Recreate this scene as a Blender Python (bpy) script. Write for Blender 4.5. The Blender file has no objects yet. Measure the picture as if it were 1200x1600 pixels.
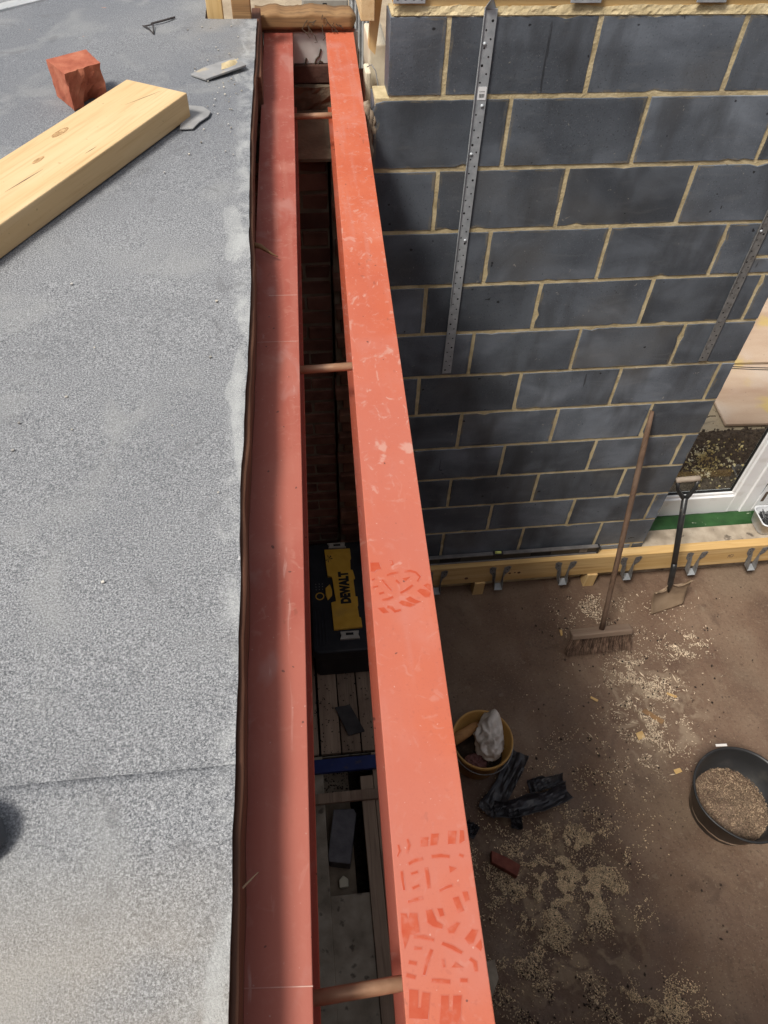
import bpy, math, random
from mathutils import Vector, Matrix, noise as mnoise
rnd = random.Random(7)
S = bpy.context.scene
COL = S.collection
# ------------------------------------------------------------------ camera
RC = ((0.9936760569, -0.1082390612, 0.0298697091), (-0.0659784548, -0.7780929870, -0.6246744329), (0.0908555853, 0.6187532701, -0.7803138172))
CZ, FPX = 3.7766454, 1160.308
cam = bpy.data.cameras.new('camera'); camo = bpy.data.objects.new('camera', cam); COL.objects.link(camo)
cam.sensor_fit = 'VERTICAL'; cam.sensor_height = 32.0; cam.lens = FPX / 1600 * 32.0
cam.clip_start = 0.02; cam.clip_end = 3000
camo.matrix_world = Matrix(((RC[0][0], -RC[1][0], -RC[2][0], 0), (RC[0][1], -RC[1][1], -RC[2][1], 0), (RC[0][2], -RC[1][2], -RC[2][2], CZ), (0, 0, 0, 1)))
S.camera = camo
# ------------------------------------------------------------------ sky, sun, exposure
SUN = Vector((0.53, 0.38, -1.0)).normalized()          # direction the light travels
w = bpy.data.worlds.new('World'); S.world = w; w.use_nodes = True
wn = w.node_tree; bg = wn.nodes['Background']
sky = wn.nodes.new('ShaderNodeTexSky'); sky.sky_type = 'NISHITA'; sky.sun_disc = False
sky.sun_elevation = math.asin(-SUN.z); sky.sun_rotation = math.atan2(-SUN.x, -SUN.y)
sky.dust_density = 4.0; sky.air_density = 1.0
hs = wn.nodes.new('ShaderNodeHueSaturation'); hs.inputs['Saturation'].default_value = 0.35
wn.links.new(sky.outputs[0], hs.inputs['Color']); wn.links.new(hs.outputs[0], bg.inputs[0])
bg.inputs[1].default_value = 0.1
sun = bpy.data.lights.new('sun', 'SUN'); sun.energy = 2.8; sun.angle = math.radians(13); sun.color = (1.0, 0.95, 0.87)
suno = bpy.data.objects.new('sun', sun); COL.objects.link(suno); suno.rotation_euler = SUN.to_track_quat('-Z', 'Y').to_euler()
S.view_settings.view_transform = 'Standard'; S.view_settings.look = 'None'; S.view_settings.gamma = 1.0
S.view_settings.exposure = 0.42
S.render.engine = 'CYCLES'

# ------------------------------------------------------------------ helpers
def at(px, py, z):                                      # the point at height z on the sight line of a photo pixel
    a, b = (px - 600) / FPX, (py - 800) / FPX
    d = [RC[0][i] * a + RC[1][i] * b + RC[2][i] for i in range(3)]
    t = (z - CZ) / d[2]
    return Vector((d[0] * t, d[1] * t, z))

class MB:
    def __init__(s): s.v = []; s.f = []
    def add(s, vs, fs):
        n = len(s.v); s.v += [tuple(v) for v in vs]; s.f += [tuple(i + n for i in f) for f in fs]; return s
    def box(s, x0, x1, y0, y1, z0, z1):
        return s.add([(x0, y0, z0), (x1, y0, z0), (x1, y1, z0), (x0, y1, z0), (x0, y0, z1), (x1, y0, z1), (x1, y1, z1), (x0, y1, z1)],
                     [(3, 2, 1, 0), (4, 5, 6, 7), (0, 1, 5, 4), (1, 2, 6, 5), (2, 3, 7, 6), (3, 0, 4, 7)])
    def obox(s, c, ax, ay, az, hx, hy, hz):             # oriented box: centre, axes, half sizes
        c = Vector(c); vs = []
        for sz in (-1, 1):
            for sx, sy in ((-1, -1), (1, -1), (1, 1), (-1, 1)): vs.append(c + ax * hx * sx + ay * hy * sy + az * hz * sz)
        return s.add(vs, [(3, 2, 1, 0), (4, 5, 6, 7), (0, 1, 5, 4), (1, 2, 6, 5), (2, 3, 7, 6), (3, 0, 4, 7)])
    def prism(s, poly, z0, z1):
        n = len(poly)
        return s.add([(x, y, z0) for x, y in poly] + [(x, y, z1) for x, y in poly],
                     [tuple(range(n - 1, -1, -1)), tuple(range(n, 2 * n))] + [(i, (i + 1) % n, n + (i + 1) % n, n + i) for i in range(n)])
    def tube(s, pts, rad, n=10, cap=True):
        pts = [Vector(p) for p in pts]; rs = rad if isinstance(rad, (list, tuple)) else [rad] * len(pts)
        ref = None; base = len(s.v); vs = []
        for i, p in enumerate(pts):
            t = (pts[min(i + 1, len(pts) - 1)] - pts[max(i - 1, 0)]).normalized()
            if ref is None: ref = t.orthogonal().normalized()
            ref = (ref - t * ref.dot(t)).normalized(); b = t.cross(ref)
            for k in range(n):
                a = 2 * math.pi * k / n; vs.append(p + (ref * math.cos(a) + b * math.sin(a)) * rs[i])
        fs = []
        for i in range(len(pts) - 1):
            for k in range(n): fs.append((i * n + k, i * n + (k + 1) % n, (i + 1) * n + (k + 1) % n, (i + 1) * n + k))
        if cap: fs += [tuple(range(n - 1, -1, -1)), tuple((len(pts) - 1) * n + k for k in range(n))]
        return s.add(vs, fs)
    def lathe(s, prof, n=40, c=(0, 0, 0), warp=None):
        vs = []
        for r, z in prof:
            for k in range(n):
                a = 2 * math.pi * k / n; q = warp(a, z) if warp else 1.0
                vs.append((c[0] + r * q * math.cos(a), c[1] + r * q * math.sin(a), c[2] + z))
        fs = [(i * n + k, i * n + (k + 1) % n, (i + 1) * n + (k + 1) % n, (i + 1) * n + k) for i in range(len(prof) - 1) for k in range(n)]
        return s.add(vs, fs)
    def grid(s, fn, nu, nv):
        vs = [fn(i / nu, j / nv) for i in range(nu + 1) for j in range(nv + 1)]
        return s.add(vs, [(i * (nv + 1) + j, (i + 1) * (nv + 1) + j, (i + 1) * (nv + 1) + j + 1, i * (nv + 1) + j + 1) for i in range(nu) for j in range(nv)])
    def mesh(s, name):
        m = bpy.data.meshes.new(name); m.from_pydata(s.v, [], s.f); m.update(); return m
    def build(s, name, m, parent=None, bevel=0, seg=2, smooth=False, solid=0, sub=0, rot=None):
        me = s.mesh(name); return link(name, me, m, parent, bevel, seg, smooth, solid, sub)
def link(name, me, m, parent=None, bevel=0, seg=2, smooth=False, solid=0, sub=0):
    o = bpy.data.objects.new(name, me); COL.objects.link(o)
    if m is not None and not me.materials: me.materials.append(m)
    if smooth:
        for p in me.polygons: p.use_smooth = True
    if parent:
        o.parent = parent; o.matrix_parent_inverse = Matrix.Translation(-parent.location) if parent.type == 'EMPTY' else Matrix.Identity(4)
    if solid:
        q = o.modifiers.new('thickness', 'SOLIDIFY'); q.thickness = solid; q.offset = 0
    if sub:
        q = o.modifiers.new('smooth', 'SUBSURF'); q.levels = sub; q.render_levels = sub
    if bevel:
        q = o.modifiers.new('bevel', 'BEVEL'); q.width = bevel; q.segments = seg; q.limit_method = 'ANGLE'; q.angle_limit = 0.6
    return o
def thing(name, label, cat, loc=(0, 0, 0), group=None):
    o = bpy.data.objects.new(name, None); COL.objects.link(o); o.location = loc; o.empty_display_size = 0.05
    return tag(o, label, cat, group)
def tag(o, label, cat, group=None):
    o['label'] = label; o['category'] = cat
    if group: o['group'] = group
    return o
def struct(o): o['kind'] = 'structure'; return o
def stuff(o, label=None, cat=None):
    o['kind'] = 'stuff'
    if label: o['label'] = label; o['category'] = cat
    return o
def fbm(x, y, z=0.0, o=3): return mnoise.fractal(Vector((x, y, z)), 1.0, 2.0, o)

# ------------------------------------------------------------------ materials
def mat(name, ramp, scale=8, stretch=(1, 1, 1), detail=6, rough=0.85, bump=0.2, bscale=None, bdist=0.004, var=0, metal=0, spec=0.3,
        dist=0.0, layers=(), island=0, roughvar=0, bstretch=None, trans=0, sss=0, nrough=0.5):
    m = bpy.data.materials.new(name); m.use_nodes = True; nt = m.node_tree; N = nt.nodes; L = nt.links
    b = N['Principled BSDF']; tc = N.new('ShaderNodeTexCoord'); co = tc.outputs['Object']
    oi = N.new('ShaderNodeObjectInfo')
    if var:
        mm = N.new('ShaderNodeVectorMath'); mm.operation = 'MULTIPLY_ADD'; L.new(oi.outputs['Random'], mm.inputs[0]); mm.inputs[1].default_value = (37, 53, 71)
        L.new(co, mm.inputs[2]); co2 = mm.outputs[0]
    else: co2 = co
    def nz(sc, st, de, di, vor=False):
        mp = N.new('ShaderNodeMapping'); mp.inputs['Scale'].default_value = st; L.new(co2, mp.inputs['Vector'])
        if vor:
            t = N.new('ShaderNodeTexVoronoi'); t.inputs['Scale'].default_value = sc; L.new(mp.outputs[0], t.inputs['Vector']); return t.outputs['Color']
        t = N.new('ShaderNodeTexNoise'); t.inputs['Scale'].default_value = sc; t.inputs['Detail'].default_value = de
        t.inputs['Distortion'].default_value = di; L.new(mp.outputs[0], t.inputs['Vector']); return t.outputs['Fac']
    def mr(src, lo, hi, a=0.0, bb=1.0):
        q = N.new('ShaderNodeMapRange'); q.inputs['From Min'].default_value = lo; q.inputs['From Max'].default_value = hi
        q.inputs['To Min'].default_value = a; q.inputs['To Max'].default_value = bb; q.interpolation_type = 'SMOOTHSTEP'; L.new(src, q.inputs['Value']); return q.outputs[0]
    def mul(a, c):
        q = N.new('ShaderNodeMath'); q.operation = 'MULTIPLY'; L.new(a, q.inputs[0])
        if isinstance(c, (int, float)): q.inputs[1].default_value = c
        else: L.new(c, q.inputs[1])
        return q.outputs[0]
    n0 = nz(scale, stretch, detail, dist)
    n0.node.inputs['Roughness'].default_value = nrough
    cr = N.new('ShaderNodeValToRGB'); L.new(n0, cr.inputs['Fac']); e = cr.color_ramp.elements
    while len(e) < len(ramp): e.new(0.5)
    for el, (p, c) in zip(e, ramp): el.position = p; el.color = (*c, 1)
    col = cr.outputs['Color']; sep = None
    for ly in layers:
        k = mr(nz(ly.get('scale', 5), ly.get('stretch', (1, 1, 1)), ly.get('detail', 5), ly.get('dist', 0), ly.get('vor')), ly['lo'], ly['hi'])
        for ax in ly.get('axis', ()):
            if sep is None: sep = N.new('ShaderNodeSeparateXYZ'); L.new(co, sep.inputs[0])
            k = mul(k, mr(sep.outputs[ax[0]], ax[1], ax[2]))
        k = mul(k, ly.get('amt', 1.0))
        mx = N.new('ShaderNodeMix'); mx.data_type = 'RGBA'; L.new(k, mx.inputs['Factor']); L.new(col, mx.inputs['A']); mx.inputs['B'].default_value = (*ly['col'], 1)
        col = mx.outputs['Result']
    if var or island:
        src = oi.outputs['Random']
        if island: src = N.new('ShaderNodeNewGeometry').outputs['Random Per Island']
        k = N.new('ShaderNodeMapRange'); L.new(src, k.inputs['Value']); v = island or var
        k.inputs['To Min'].default_value = 1 - v; k.inputs['To Max'].default_value = 1 + v
        hv = N.new('ShaderNodeHueSaturation'); L.new(k.outputs[0], hv.inputs['Value']); L.new(col, hv.inputs['Color']); col = hv.outputs[0]
    L.new(col, b.inputs['Base Color'])
    b.inputs['Roughness'].default_value = rough; b.inputs['Metallic'].default_value = metal; b.inputs['Specular IOR Level'].default_value = spec
    if roughvar: L.new(mr(nz(scale * 1.7, stretch, 4, 0), 0.3, 0.7, rough - roughvar, rough + roughvar), b.inputs['Roughness'])
    if bump:
        bp = N.new('ShaderNodeBump'); bp.inputs['Strength'].default_value = bump; bp.inputs['Distance'].default_value = bdist
        L.new(nz(bscale or scale * 4, bstretch or stretch, 8, dist), bp.inputs['Height']); L.new(bp.outputs[0], b.inputs['Normal'])
    if trans: b.inputs['Transmission Weight'].default_value = trans
    if sss: b.inputs['Subsurface Weight'].default_value = sss; b.inputs['Subsurface Scale'].default_value = 0.01
    return m
G = lambda v: (v, v, v)
M = {}
M['felt'] = mat('mineral_felt', [(0.36, (0.07, 0.074, 0.082)), (0.5, (0.212, 0.218, 0.228)), (0.64, (0.42, 0.427, 0.437))], scale=350, detail=4, nrough=0.75, rough=0.9, bump=0.8, bscale=480, bdist=0.002, layers=[
    dict(scale=1.6, lo=0.4, hi=0.75, col=(0.13, 0.137, 0.150), amt=0.35), dict(scale=620, detail=1, lo=0.60, hi=0.70, col=G(0.55), amt=0.5), dict(scale=540, detail=1, lo=0.61, hi=0.70, col=G(0.05), amt=0.5),
    dict(scale=0.9, lo=0.3, hi=0.6, col=(0.11, 0.122, 0.145), amt=0.45, axis=[(1, 1.3, 2.2)]), dict(scale=4.5, dist=0.8, lo=0.52, hi=0.68, col=(0.30, 0.305, 0.30), amt=0.4), dict(scale=9, dist=1.5, lo=0.62, hi=0.7, col=(0.12, 0.12, 0.125), amt=0.35),
    dict(scale=5.0, lo=0.25, hi=0.6, col=(0.36, 0.325, 0.275), amt=0.5, axis=[(1, 0.29, 0.12)]),
    dict(scale=6.0, lo=0.4, hi=0.65, col=(0.33, 0.30, 0.25), amt=0.45, axis=[(0, -0.34, -0.16), (1, 2.35, 2.75)]),
    dict(scale=26, dist=0.5, lo=0.42, hi=0.66, col=(0.45, 0.46, 0.455), amt=0.4, axis=[(0, -0.155, -0.125)]), dict(scale=7, stretch=(2, 0.6, 1), dist=0.6, lo=0.56, hi=0.64, col=(0.46, 0.47, 0.46), amt=0.4, axis=[(0, -0.20, -0.14)]),
    dict(scale=16, lo=0.76, hi=0.79, col=(0.6, 0.27, 0.14), amt=0.4), dict(scale=60, lo=0.74, hi=0.78, col=G(0.6), amt=0.5)])
RED = [(0.35, (0.46, 0.100, 0.046)), (0.55, (0.50, 0.125, 0.062)), (0.72, (0.52, 0.165, 0.10))]
def scuff(f):
    ly = [dict(scale=48, stretch=(1, 0.06, 1), lo=0.52, hi=0.72, col=(0.50, 0.205, 0.155), amt=0.4), dict(scale=330, detail=2, lo=0.58, hi=0.70, col=(0.33, 0.08, 0.05), amt=0.3), dict(scale=85, stretch=(1, 0.5, 1), detail=3, lo=0.69, hi=0.73, col=(0.20, 0.06, 0.035), amt=0.5), dict(scale=9, lo=0.5, hi=0.8, col=(0.53, 0.21, 0.16), amt=0.7), dict(scale=45, dist=1.5, lo=0.56, hi=0.72, col=(0.55, 0.27, 0.21), amt=0.45), dict(scale=120, lo=0.62, hi=0.70, col=(0.36, 0.085, 0.05), amt=0.4), dict(scale=2.3, lo=0.25, hi=0.55, col=(0.455, 0.140, 0.098), amt=0.8, axis=[(1, 1.9, 0.9)]),
         dict(scale=160, detail=1, lo=0.74, hi=0.79, col=(0.58, 0.36, 0.30), amt=0.5), dict(scale=70, detail=1, lo=0.765, hi=0.77, col=(0.12, 0.05, 0.04), amt=0.8)]
    for l in ly: l['col'] = tuple(c * f for c in l['col'])
    return ly
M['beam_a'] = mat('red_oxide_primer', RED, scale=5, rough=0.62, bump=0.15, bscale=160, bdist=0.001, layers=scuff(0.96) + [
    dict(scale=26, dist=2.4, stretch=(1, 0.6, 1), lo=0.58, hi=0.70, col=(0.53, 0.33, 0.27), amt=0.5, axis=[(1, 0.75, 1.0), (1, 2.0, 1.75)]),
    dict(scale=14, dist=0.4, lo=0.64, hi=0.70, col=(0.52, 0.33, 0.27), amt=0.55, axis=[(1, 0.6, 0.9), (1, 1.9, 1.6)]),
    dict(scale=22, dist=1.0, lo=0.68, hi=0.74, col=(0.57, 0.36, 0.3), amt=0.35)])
M['beam_b'] = mat('dusty_shade_toned_primer', [(0.35, (0.30, 0.070, 0.048)), (0.55, (0.33, 0.086, 0.062)), (0.72, (0.36, 0.115, 0.088))], scale=4, rough=0.62, bump=0.15, bscale=160, bdist=0.001, layers=scuff(0.82) + [  # dusty primer, darkened to carry part of the left beam's shade
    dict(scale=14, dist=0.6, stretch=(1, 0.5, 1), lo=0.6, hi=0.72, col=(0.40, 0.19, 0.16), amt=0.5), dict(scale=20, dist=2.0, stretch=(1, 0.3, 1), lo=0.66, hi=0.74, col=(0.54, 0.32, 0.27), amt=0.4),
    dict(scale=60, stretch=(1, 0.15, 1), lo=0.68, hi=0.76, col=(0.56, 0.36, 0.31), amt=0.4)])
M['print'] = mat('clean_red_oxide', [(0.38, (0.41, 0.062, 0.024)), (0.55, (0.43, 0.080, 0.036)), (0.70, (0.455, 0.13, 0.085))], scale=55, detail=5, rough=0.58, bump=0.1, bscale=200, bdist=0.001)
def worn(m, sc, lo, hi, lowest):
    nt = m.node_tree; N = nt.nodes; L = nt.links; tc = N.new('ShaderNodeTexCoord'); t = N.new('ShaderNodeTexNoise'); t.inputs['Scale'].default_value = sc; t.inputs['Detail'].default_value = 4
    L.new(tc.outputs['Object'], t.inputs['Vector']); q = N.new('ShaderNodeMapRange'); q.inputs['From Min'].default_value = lo; q.inputs['From Max'].default_value = hi; q.inputs['To Min'].default_value = lowest; L.new(t.outputs['Fac'], q.inputs['Value'])
    L.new(q.outputs[0], N['Principled BSDF'].inputs['Alpha'])
def wood(name, a, b, c, axis=1, rough=0.75, var=0.0, stain=None, sc=14, **k):
    st = [1, 1, 1]; st[axis] = 0.06
    ly = [dict(scale=190, stretch=tuple(q * (0.4 if q < 1 else 1) for q in st), detail=3, lo=0.54, hi=0.68, col=c, amt=0.35), dict(scale=90, detail=2, lo=0.72, hi=0.76, col=tuple(v * 0.45 for v in c), amt=0.5), dict(scale=70, stretch=tuple(st), lo=0.5, hi=0.75, col=c, amt=0.55), dict(scale=2.5, lo=0.5, hi=0.8, col=b, amt=0.5), dict(scale=5, dist=1.5, lo=0.7, hi=0.76, col=c, amt=0.6)]
    if stain: ly.append(dict(scale=4, lo=0.45, hi=0.7, col=stain, amt=0.6))
    return mat(name, [(0.3, a), (0.5, b), (0.62, a), (0.75, c)], scale=sc, stretch=tuple(st), detail=8, rough=rough, bump=0.25, bscale=80, bdist=0.001, dist=0.6, var=var, layers=ly, **k)
M['pine_x'] = wood('fresh_pine_x', (0.62, 0.43, 0.20), (0.52, 0.33, 0.13), (0.40, 0.22, 0.075), 0, var=0.06)
M['pine_y'] = wood('fresh_pine_y', (0.70, 0.52, 0.30), (0.64, 0.45, 0.235), (0.50, 0.31, 0.145), 1, var=0.04, stain=(0.60, 0.40, 0.20))
M['pine_z'] = wood('fresh_pine_z', (0.66, 0.47, 0.23), (0.60, 0.40, 0.17), (0.45, 0.27, 0.10), 2, var=0.06)
M['oldwood_y'] = wood('weathered_brown_timber_y', (0.135, 0.06, 0.034), (0.10, 0.042, 0.024), (0.045, 0.02, 0.013), 1, var=0.15)
M['oldwood_x'] = wood('weathered_brown_timber_x', (0.34, 0.20, 0.09), (0.27, 0.15, 0.065), (0.10, 0.055, 0.03), 0, var=0.1, stain=(0.14, 0.08, 0.045))
M['board'] = wood('dirty_floorboard', (0.36, 0.255, 0.18), (0.28, 0.195, 0.135), (0.13, 0.085, 0.06), 1, var=0.2, stain=(0.16, 0.095, 0.066))
M['handle'] = wood('worn_broom_handle', (0.155, 0.095, 0.062), (0.105, 0.062, 0.04), (0.05, 0.03, 0.02), 2, stain=(0.19, 0.135, 0.10))
BL_RAMP = [(0.3, (0.063, 0.072, 0.086)), (0.5, (0.088, 0.100, 0.118)), (0.7, (0.122, 0.138, 0.160))]
BL_LAY = [dict(scale=170, detail=2, lo=0.62, hi=0.70, col=(0.030, 0.033, 0.038), amt=0.6), dict(scale=230, detail=2, lo=0.64, hi=0.72, col=(0.24, 0.25, 0.26), amt=0.45), dict(scale=3.2, stretch=(1, 1, 1.4), dist=0.6, lo=0.42, hi=0.78, col=(0.20, 0.225, 0.262), amt=0.75), dict(scale=7, stretch=(1, 1, 0.3), lo=0.5, hi=0.7, col=(0.04, 0.042, 0.046), amt=0.6),
    dict(scale=2.3, lo=0.5, hi=0.75, col=(0.10, 0.094, 0.086), amt=0.5), dict(scale=11, stretch=(0.5, 1, 2.2), dist=1.2, lo=0.56, hi=0.74, col=(0.18, 0.185, 0.19), amt=0.22), dict(scale=55, dist=0.7, lo=0.70, hi=0.75, col=(0.34, 0.32, 0.28), amt=0.6),
    dict(scale=38, detail=1, lo=0.76, hi=0.79, col=(0.012, 0.012, 0.014), amt=0.9), dict(scale=24, dist=0.3, stretch=(1, 1, 0.12), lo=0.71, hi=0.735, col=(0.025, 0.026, 0.03), amt=0.7)]
M['block'] = mat('dense_block', BL_RAMP, scale=5, rough=0.55, bump=0.4, bscale=130, bdist=0.0015, var=0.3, spec=0.45, layers=BL_LAY)
M['block_edge'] = mat('dense_block_smeared', BL_RAMP, scale=5, rough=0.8, bump=0.5, bscale=110, bdist=0.002, var=0.2, spec=0.3, layers=BL_LAY + [dict(scale=13, dist=0.8, lo=0.48, hi=0.70, col=(0.22, 0.18, 0.115), amt=0.55)])
M['mortar'] = mat('sand_mortar', [(0.3, (0.38, 0.30, 0.165)), (0.5, (0.52, 0.42, 0.245)), (0.7, (0.62, 0.515, 0.32))], scale=22, rough=0.95, bump=0.8, bscale=110, bdist=0.003, layers=[dict(scale=4, lo=0.5, hi=0.75, col=(0.34, 0.27, 0.17), amt=0.6)])
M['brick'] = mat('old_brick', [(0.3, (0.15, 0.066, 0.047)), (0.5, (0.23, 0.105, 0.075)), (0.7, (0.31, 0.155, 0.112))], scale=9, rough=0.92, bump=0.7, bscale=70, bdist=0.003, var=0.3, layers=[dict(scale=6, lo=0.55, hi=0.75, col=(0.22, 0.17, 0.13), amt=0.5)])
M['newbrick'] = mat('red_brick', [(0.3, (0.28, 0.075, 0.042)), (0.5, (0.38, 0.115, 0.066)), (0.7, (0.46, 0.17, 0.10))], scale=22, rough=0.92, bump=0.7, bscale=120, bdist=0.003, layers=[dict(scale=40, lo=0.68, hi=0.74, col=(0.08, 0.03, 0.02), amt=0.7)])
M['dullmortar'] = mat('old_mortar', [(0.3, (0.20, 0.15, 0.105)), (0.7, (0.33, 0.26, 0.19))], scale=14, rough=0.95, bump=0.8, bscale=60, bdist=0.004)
M['darkbrick'] = mat('dark_brick', [(0.3, (0.05, 0.026, 0.02)), (0.7, (0.11, 0.06, 0.045))], scale=12, rough=0.95, bump=0.6, bscale=60, bdist=0.004)  # darker version of the old brick, for the far beam ends
M['darkmortar'] = mat('dark_mortar', [(0.3, (0.09, 0.07, 0.048)), (0.7, (0.18, 0.145, 0.10))], scale=14, rough=0.95, bump=0.8, bscale=60, bdist=0.005, layers=[dict(scale=7, lo=0.5, hi=0.7, col=(0.05, 0.035, 0.026), amt=0.7)])  # darker version of the old mortar, for the far beam ends
M['floor'] = mat('muddy_concrete', [(0.28, (0.105, 0.062, 0.041)), (0.5, (0.150, 0.094, 0.062)), (0.72, (0.195, 0.132, 0.089))], scale=3.2, detail=9, rough=0.72, bump=0.8, bscale=30, bdist=0.008, spec=0.35, roughvar=0.15, layers=[
    dict(scale=13, stretch=(1, 0.1, 1), lo=0.5, hi=0.74, col=(0.115, 0.064, 0.042), amt=0.55), dict(scale=1.4, lo=0.48, hi=0.66, col=(0.20, 0.147, 0.10), amt=0.6, axis=[(0, 1.2, 1.9)]),
    dict(scale=5, dist=1.0, lo=0.58, hi=0.74, col=(0.09, 0.056, 0.038), amt=0.6), dict(scale=42, lo=0.66, hi=0.74, col=(0.03, 0.02, 0.015), amt=0.7),
    dict(scale=150, detail=2, lo=0.64, hi=0.72, col=(0.30, 0.235, 0.155), amt=0.55), dict(scale=26, dist=0.8, lo=0.62, hi=0.72, col=(0.22, 0.165, 0.115), amt=0.5), dict(scale=75, detail=4, lo=0.56, hi=0.68, col=(0.075, 0.047, 0.032), amt=0.5), dict(scale=95, detail=4, lo=0.60, hi=0.70, col=(0.27, 0.205, 0.14), amt=0.45),
    dict(scale=9, dist=1.2, lo=0.5, hi=0.64, col=(0.36, 0.265, 0.165), amt=0.6, axis=[(0, 0.6, 0.85), (0, 1.45, 1.1), (1, 0.1, 0.4), (1, 1.15, 0.85)]), dict(scale=11, dist=1.2, lo=0.48, hi=0.64, col=(0.32, 0.245, 0.17), amt=0.55, axis=[(0, 1.4, 1.6), (0, 2.15, 1.85), (1, 1.15, 1.35), (1, 1.85, 1.65)])])
M['concrete'] = mat('grey_concrete', [(0.3, (0.21, 0.17, 0.125)), (0.5, (0.32, 0.265, 0.20)), (0.7, (0.42, 0.355, 0.275))], scale=11, rough=0.9, bump=0.5, bscale=60, bdist=0.003, var=0.12, layers=[dict(scale=20, lo=0.6, hi=0.7, col=(0.06, 0.045, 0.035), amt=0.7)])
M['soil'] = mat('dark_soil', [(0.3, (0.022, 0.016, 0.012)), (0.5, (0.05, 0.035, 0.025)), (0.7, (0.09, 0.065, 0.045))], scale=18, rough=0.97, bump=1.0, bscale=40, bdist=0.02)
M['ground'] = mat('dusty_ground', [(0.3, (0.26, 0.20, 0.135)), (0.5, (0.34, 0.27, 0.19)), (0.7, (0.46, 0.38, 0.26))], scale=2.2, detail=10, rough=0.97, bump=0.7, bscale=25, bdist=0.01, layers=[dict(scale=60, lo=0.6, hi=0.7, col=(0.14, 0.10, 0.07), amt=0.6)])
M['ply'] = mat('wet_plywood', [(0.3, (0.42, 0.27, 0.19)), (0.5, (0.52, 0.36, 0.26)), (0.7, (0.60, 0.44, 0.33))], scale=5, stretch=(0.25, 1, 1), rough=0.7, bump=0.15, bscale=50, bdist=0.001, layers=[dict(scale=3.0, lo=0.56, hi=0.68, col=(0.60, 0.42, 0.13), amt=0.7), dict(scale=2, lo=0.5, hi=0.7, col=(0.60, 0.50, 0.44), amt=0.6), dict(scale=50, lo=0.70, hi=0.74, col=(0.12, 0.07, 0.05), amt=0.8)])
M['galv'] = mat('galvanised_steel', [(0.3, (0.33, 0.355, 0.375)), (0.7, (0.47, 0.49, 0.51))], scale=40, rough=0.5, bump=0.1, metal=0.35, spec=0.5, var=0.08)
M['galv_dull'] = mat('dull_galvanised_steel', [(0.3, (0.17, 0.165, 0.16)), (0.7, (0.27, 0.265, 0.26))], scale=40, rough=0.55, bump=0.1, metal=0.4, var=0.12, layers=[dict(scale=30, lo=0.6, hi=0.7, col=(0.10, 0.085, 0.07), amt=0.6)])
M['hole'] = mat('dark_hole', [(0.3, G(0.012)), (0.7, G(0.02))], rough=0.9, bump=0)
M['sticker'] = mat('white_sticker', [(0.3, G(0.72)), (0.7, G(0.8))], rough=0.5, bump=0)
M['ink'] = mat('black_ink', [(0.3, G(0.012)), (0.7, G(0.02))], rough=0.6, bump=0)
M['pencil'] = mat('pencil_mark', [(0.3, (0.10, 0.07, 0.05)), (0.7, (0.14, 0.10, 0.07))], rough=0.7, bump=0)
M['copper'] = mat('dull_copper_pipe', [(0.3, (0.36, 0.20, 0.12)), (0.5, (0.44, 0.26, 0.16)), (0.7, (0.52, 0.33, 0.22))], scale=25, rough=0.5, metal=0.35, bump=0.15, var=0.1)
M['slate'] = mat('roof_slate', [(0.3, (0.25, 0.25, 0.25)), (0.7, (0.38, 0.38, 0.38))], scale=14, rough=0.75, bump=0.4, var=0.15, layers=[dict(scale=12, lo=0.6, hi=0.7, col=(0.55, 0.45, 0.30), amt=0.7)])
M['darkslate'] = mat('dark_slate', [(0.3, (0.035, 0.03, 0.03)), (0.7, (0.07, 0.062, 0.06))], scale=14, rough=0.75, bump=0.4, var=0.15)
M['blackfelt'] = mat('black_damp_course', [(0.3, (0.016, 0.014, 0.016)), (0.7, (0.034, 0.031, 0.035))], scale=14, rough=0.42, bump=0.35, bscale=40, spec=0.5, layers=[dict(scale=9, lo=0.55, hi=0.75, col=(0.12, 0.105, 0.095), amt=0.5)])
M['blackplastic'] = mat('black_plastic', [(0.3, G(0.014)), (0.7, (0.024, 0.024, 0.026))], scale=8, rough=0.42, bump=0.06, spec=0.5, layers=[dict(scale=7, lo=0.55, hi=0.75, col=(0.10, 0.085, 0.07), amt=0.45)])
M['toolblack'] = mat('toolbox_black', [(0.3, (0.012, 0.012, 0.015)), (0.7, (0.022, 0.022, 0.026))], scale=20, rough=0.5, bump=0.15, bscale=300, bdist=0.001, spec=0.4, layers=[dict(scale=5, lo=0.55, hi=0.8, col=(0.09, 0.07, 0.055), amt=0.35)])
M['toolyellow'] = mat('toolbox_yellow', [(0.3, (0.58, 0.30, 0.035)), (0.7, (0.68, 0.37, 0.05))], scale=20, rough=0.5, bump=0.08, layers=[dict(scale=6, lo=0.55, hi=0.75, col=(0.42, 0.25, 0.07), amt=0.5)])
M['latch'] = mat('grey_latch', [(0.3, (0.36, 0.32, 0.27)), (0.7, (0.48, 0.43, 0.37))], scale=20, rough=0.5, bump=0)
M['yellowplastic'] = mat('yellow_bucket_plastic', [(0.3, (0.40, 0.215, 0.06)), (0.7, (0.50, 0.29, 0.09))], scale=8, rough=0.5, bump=0.1, layers=[dict(scale=7, dist=1, lo=0.5, hi=0.7, col=(0.27, 0.16, 0.07), amt=0.6)])
M['bag'] = mat('cloudy_plastic_bag', [(0.3, (0.44, 0.38, 0.33)), (0.7, (0.66, 0.59, 0.52))], scale=9, rough=0.28, bump=0.7, bscale=16, bdist=0.012, dist=1.2, spec=0.6)
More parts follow.
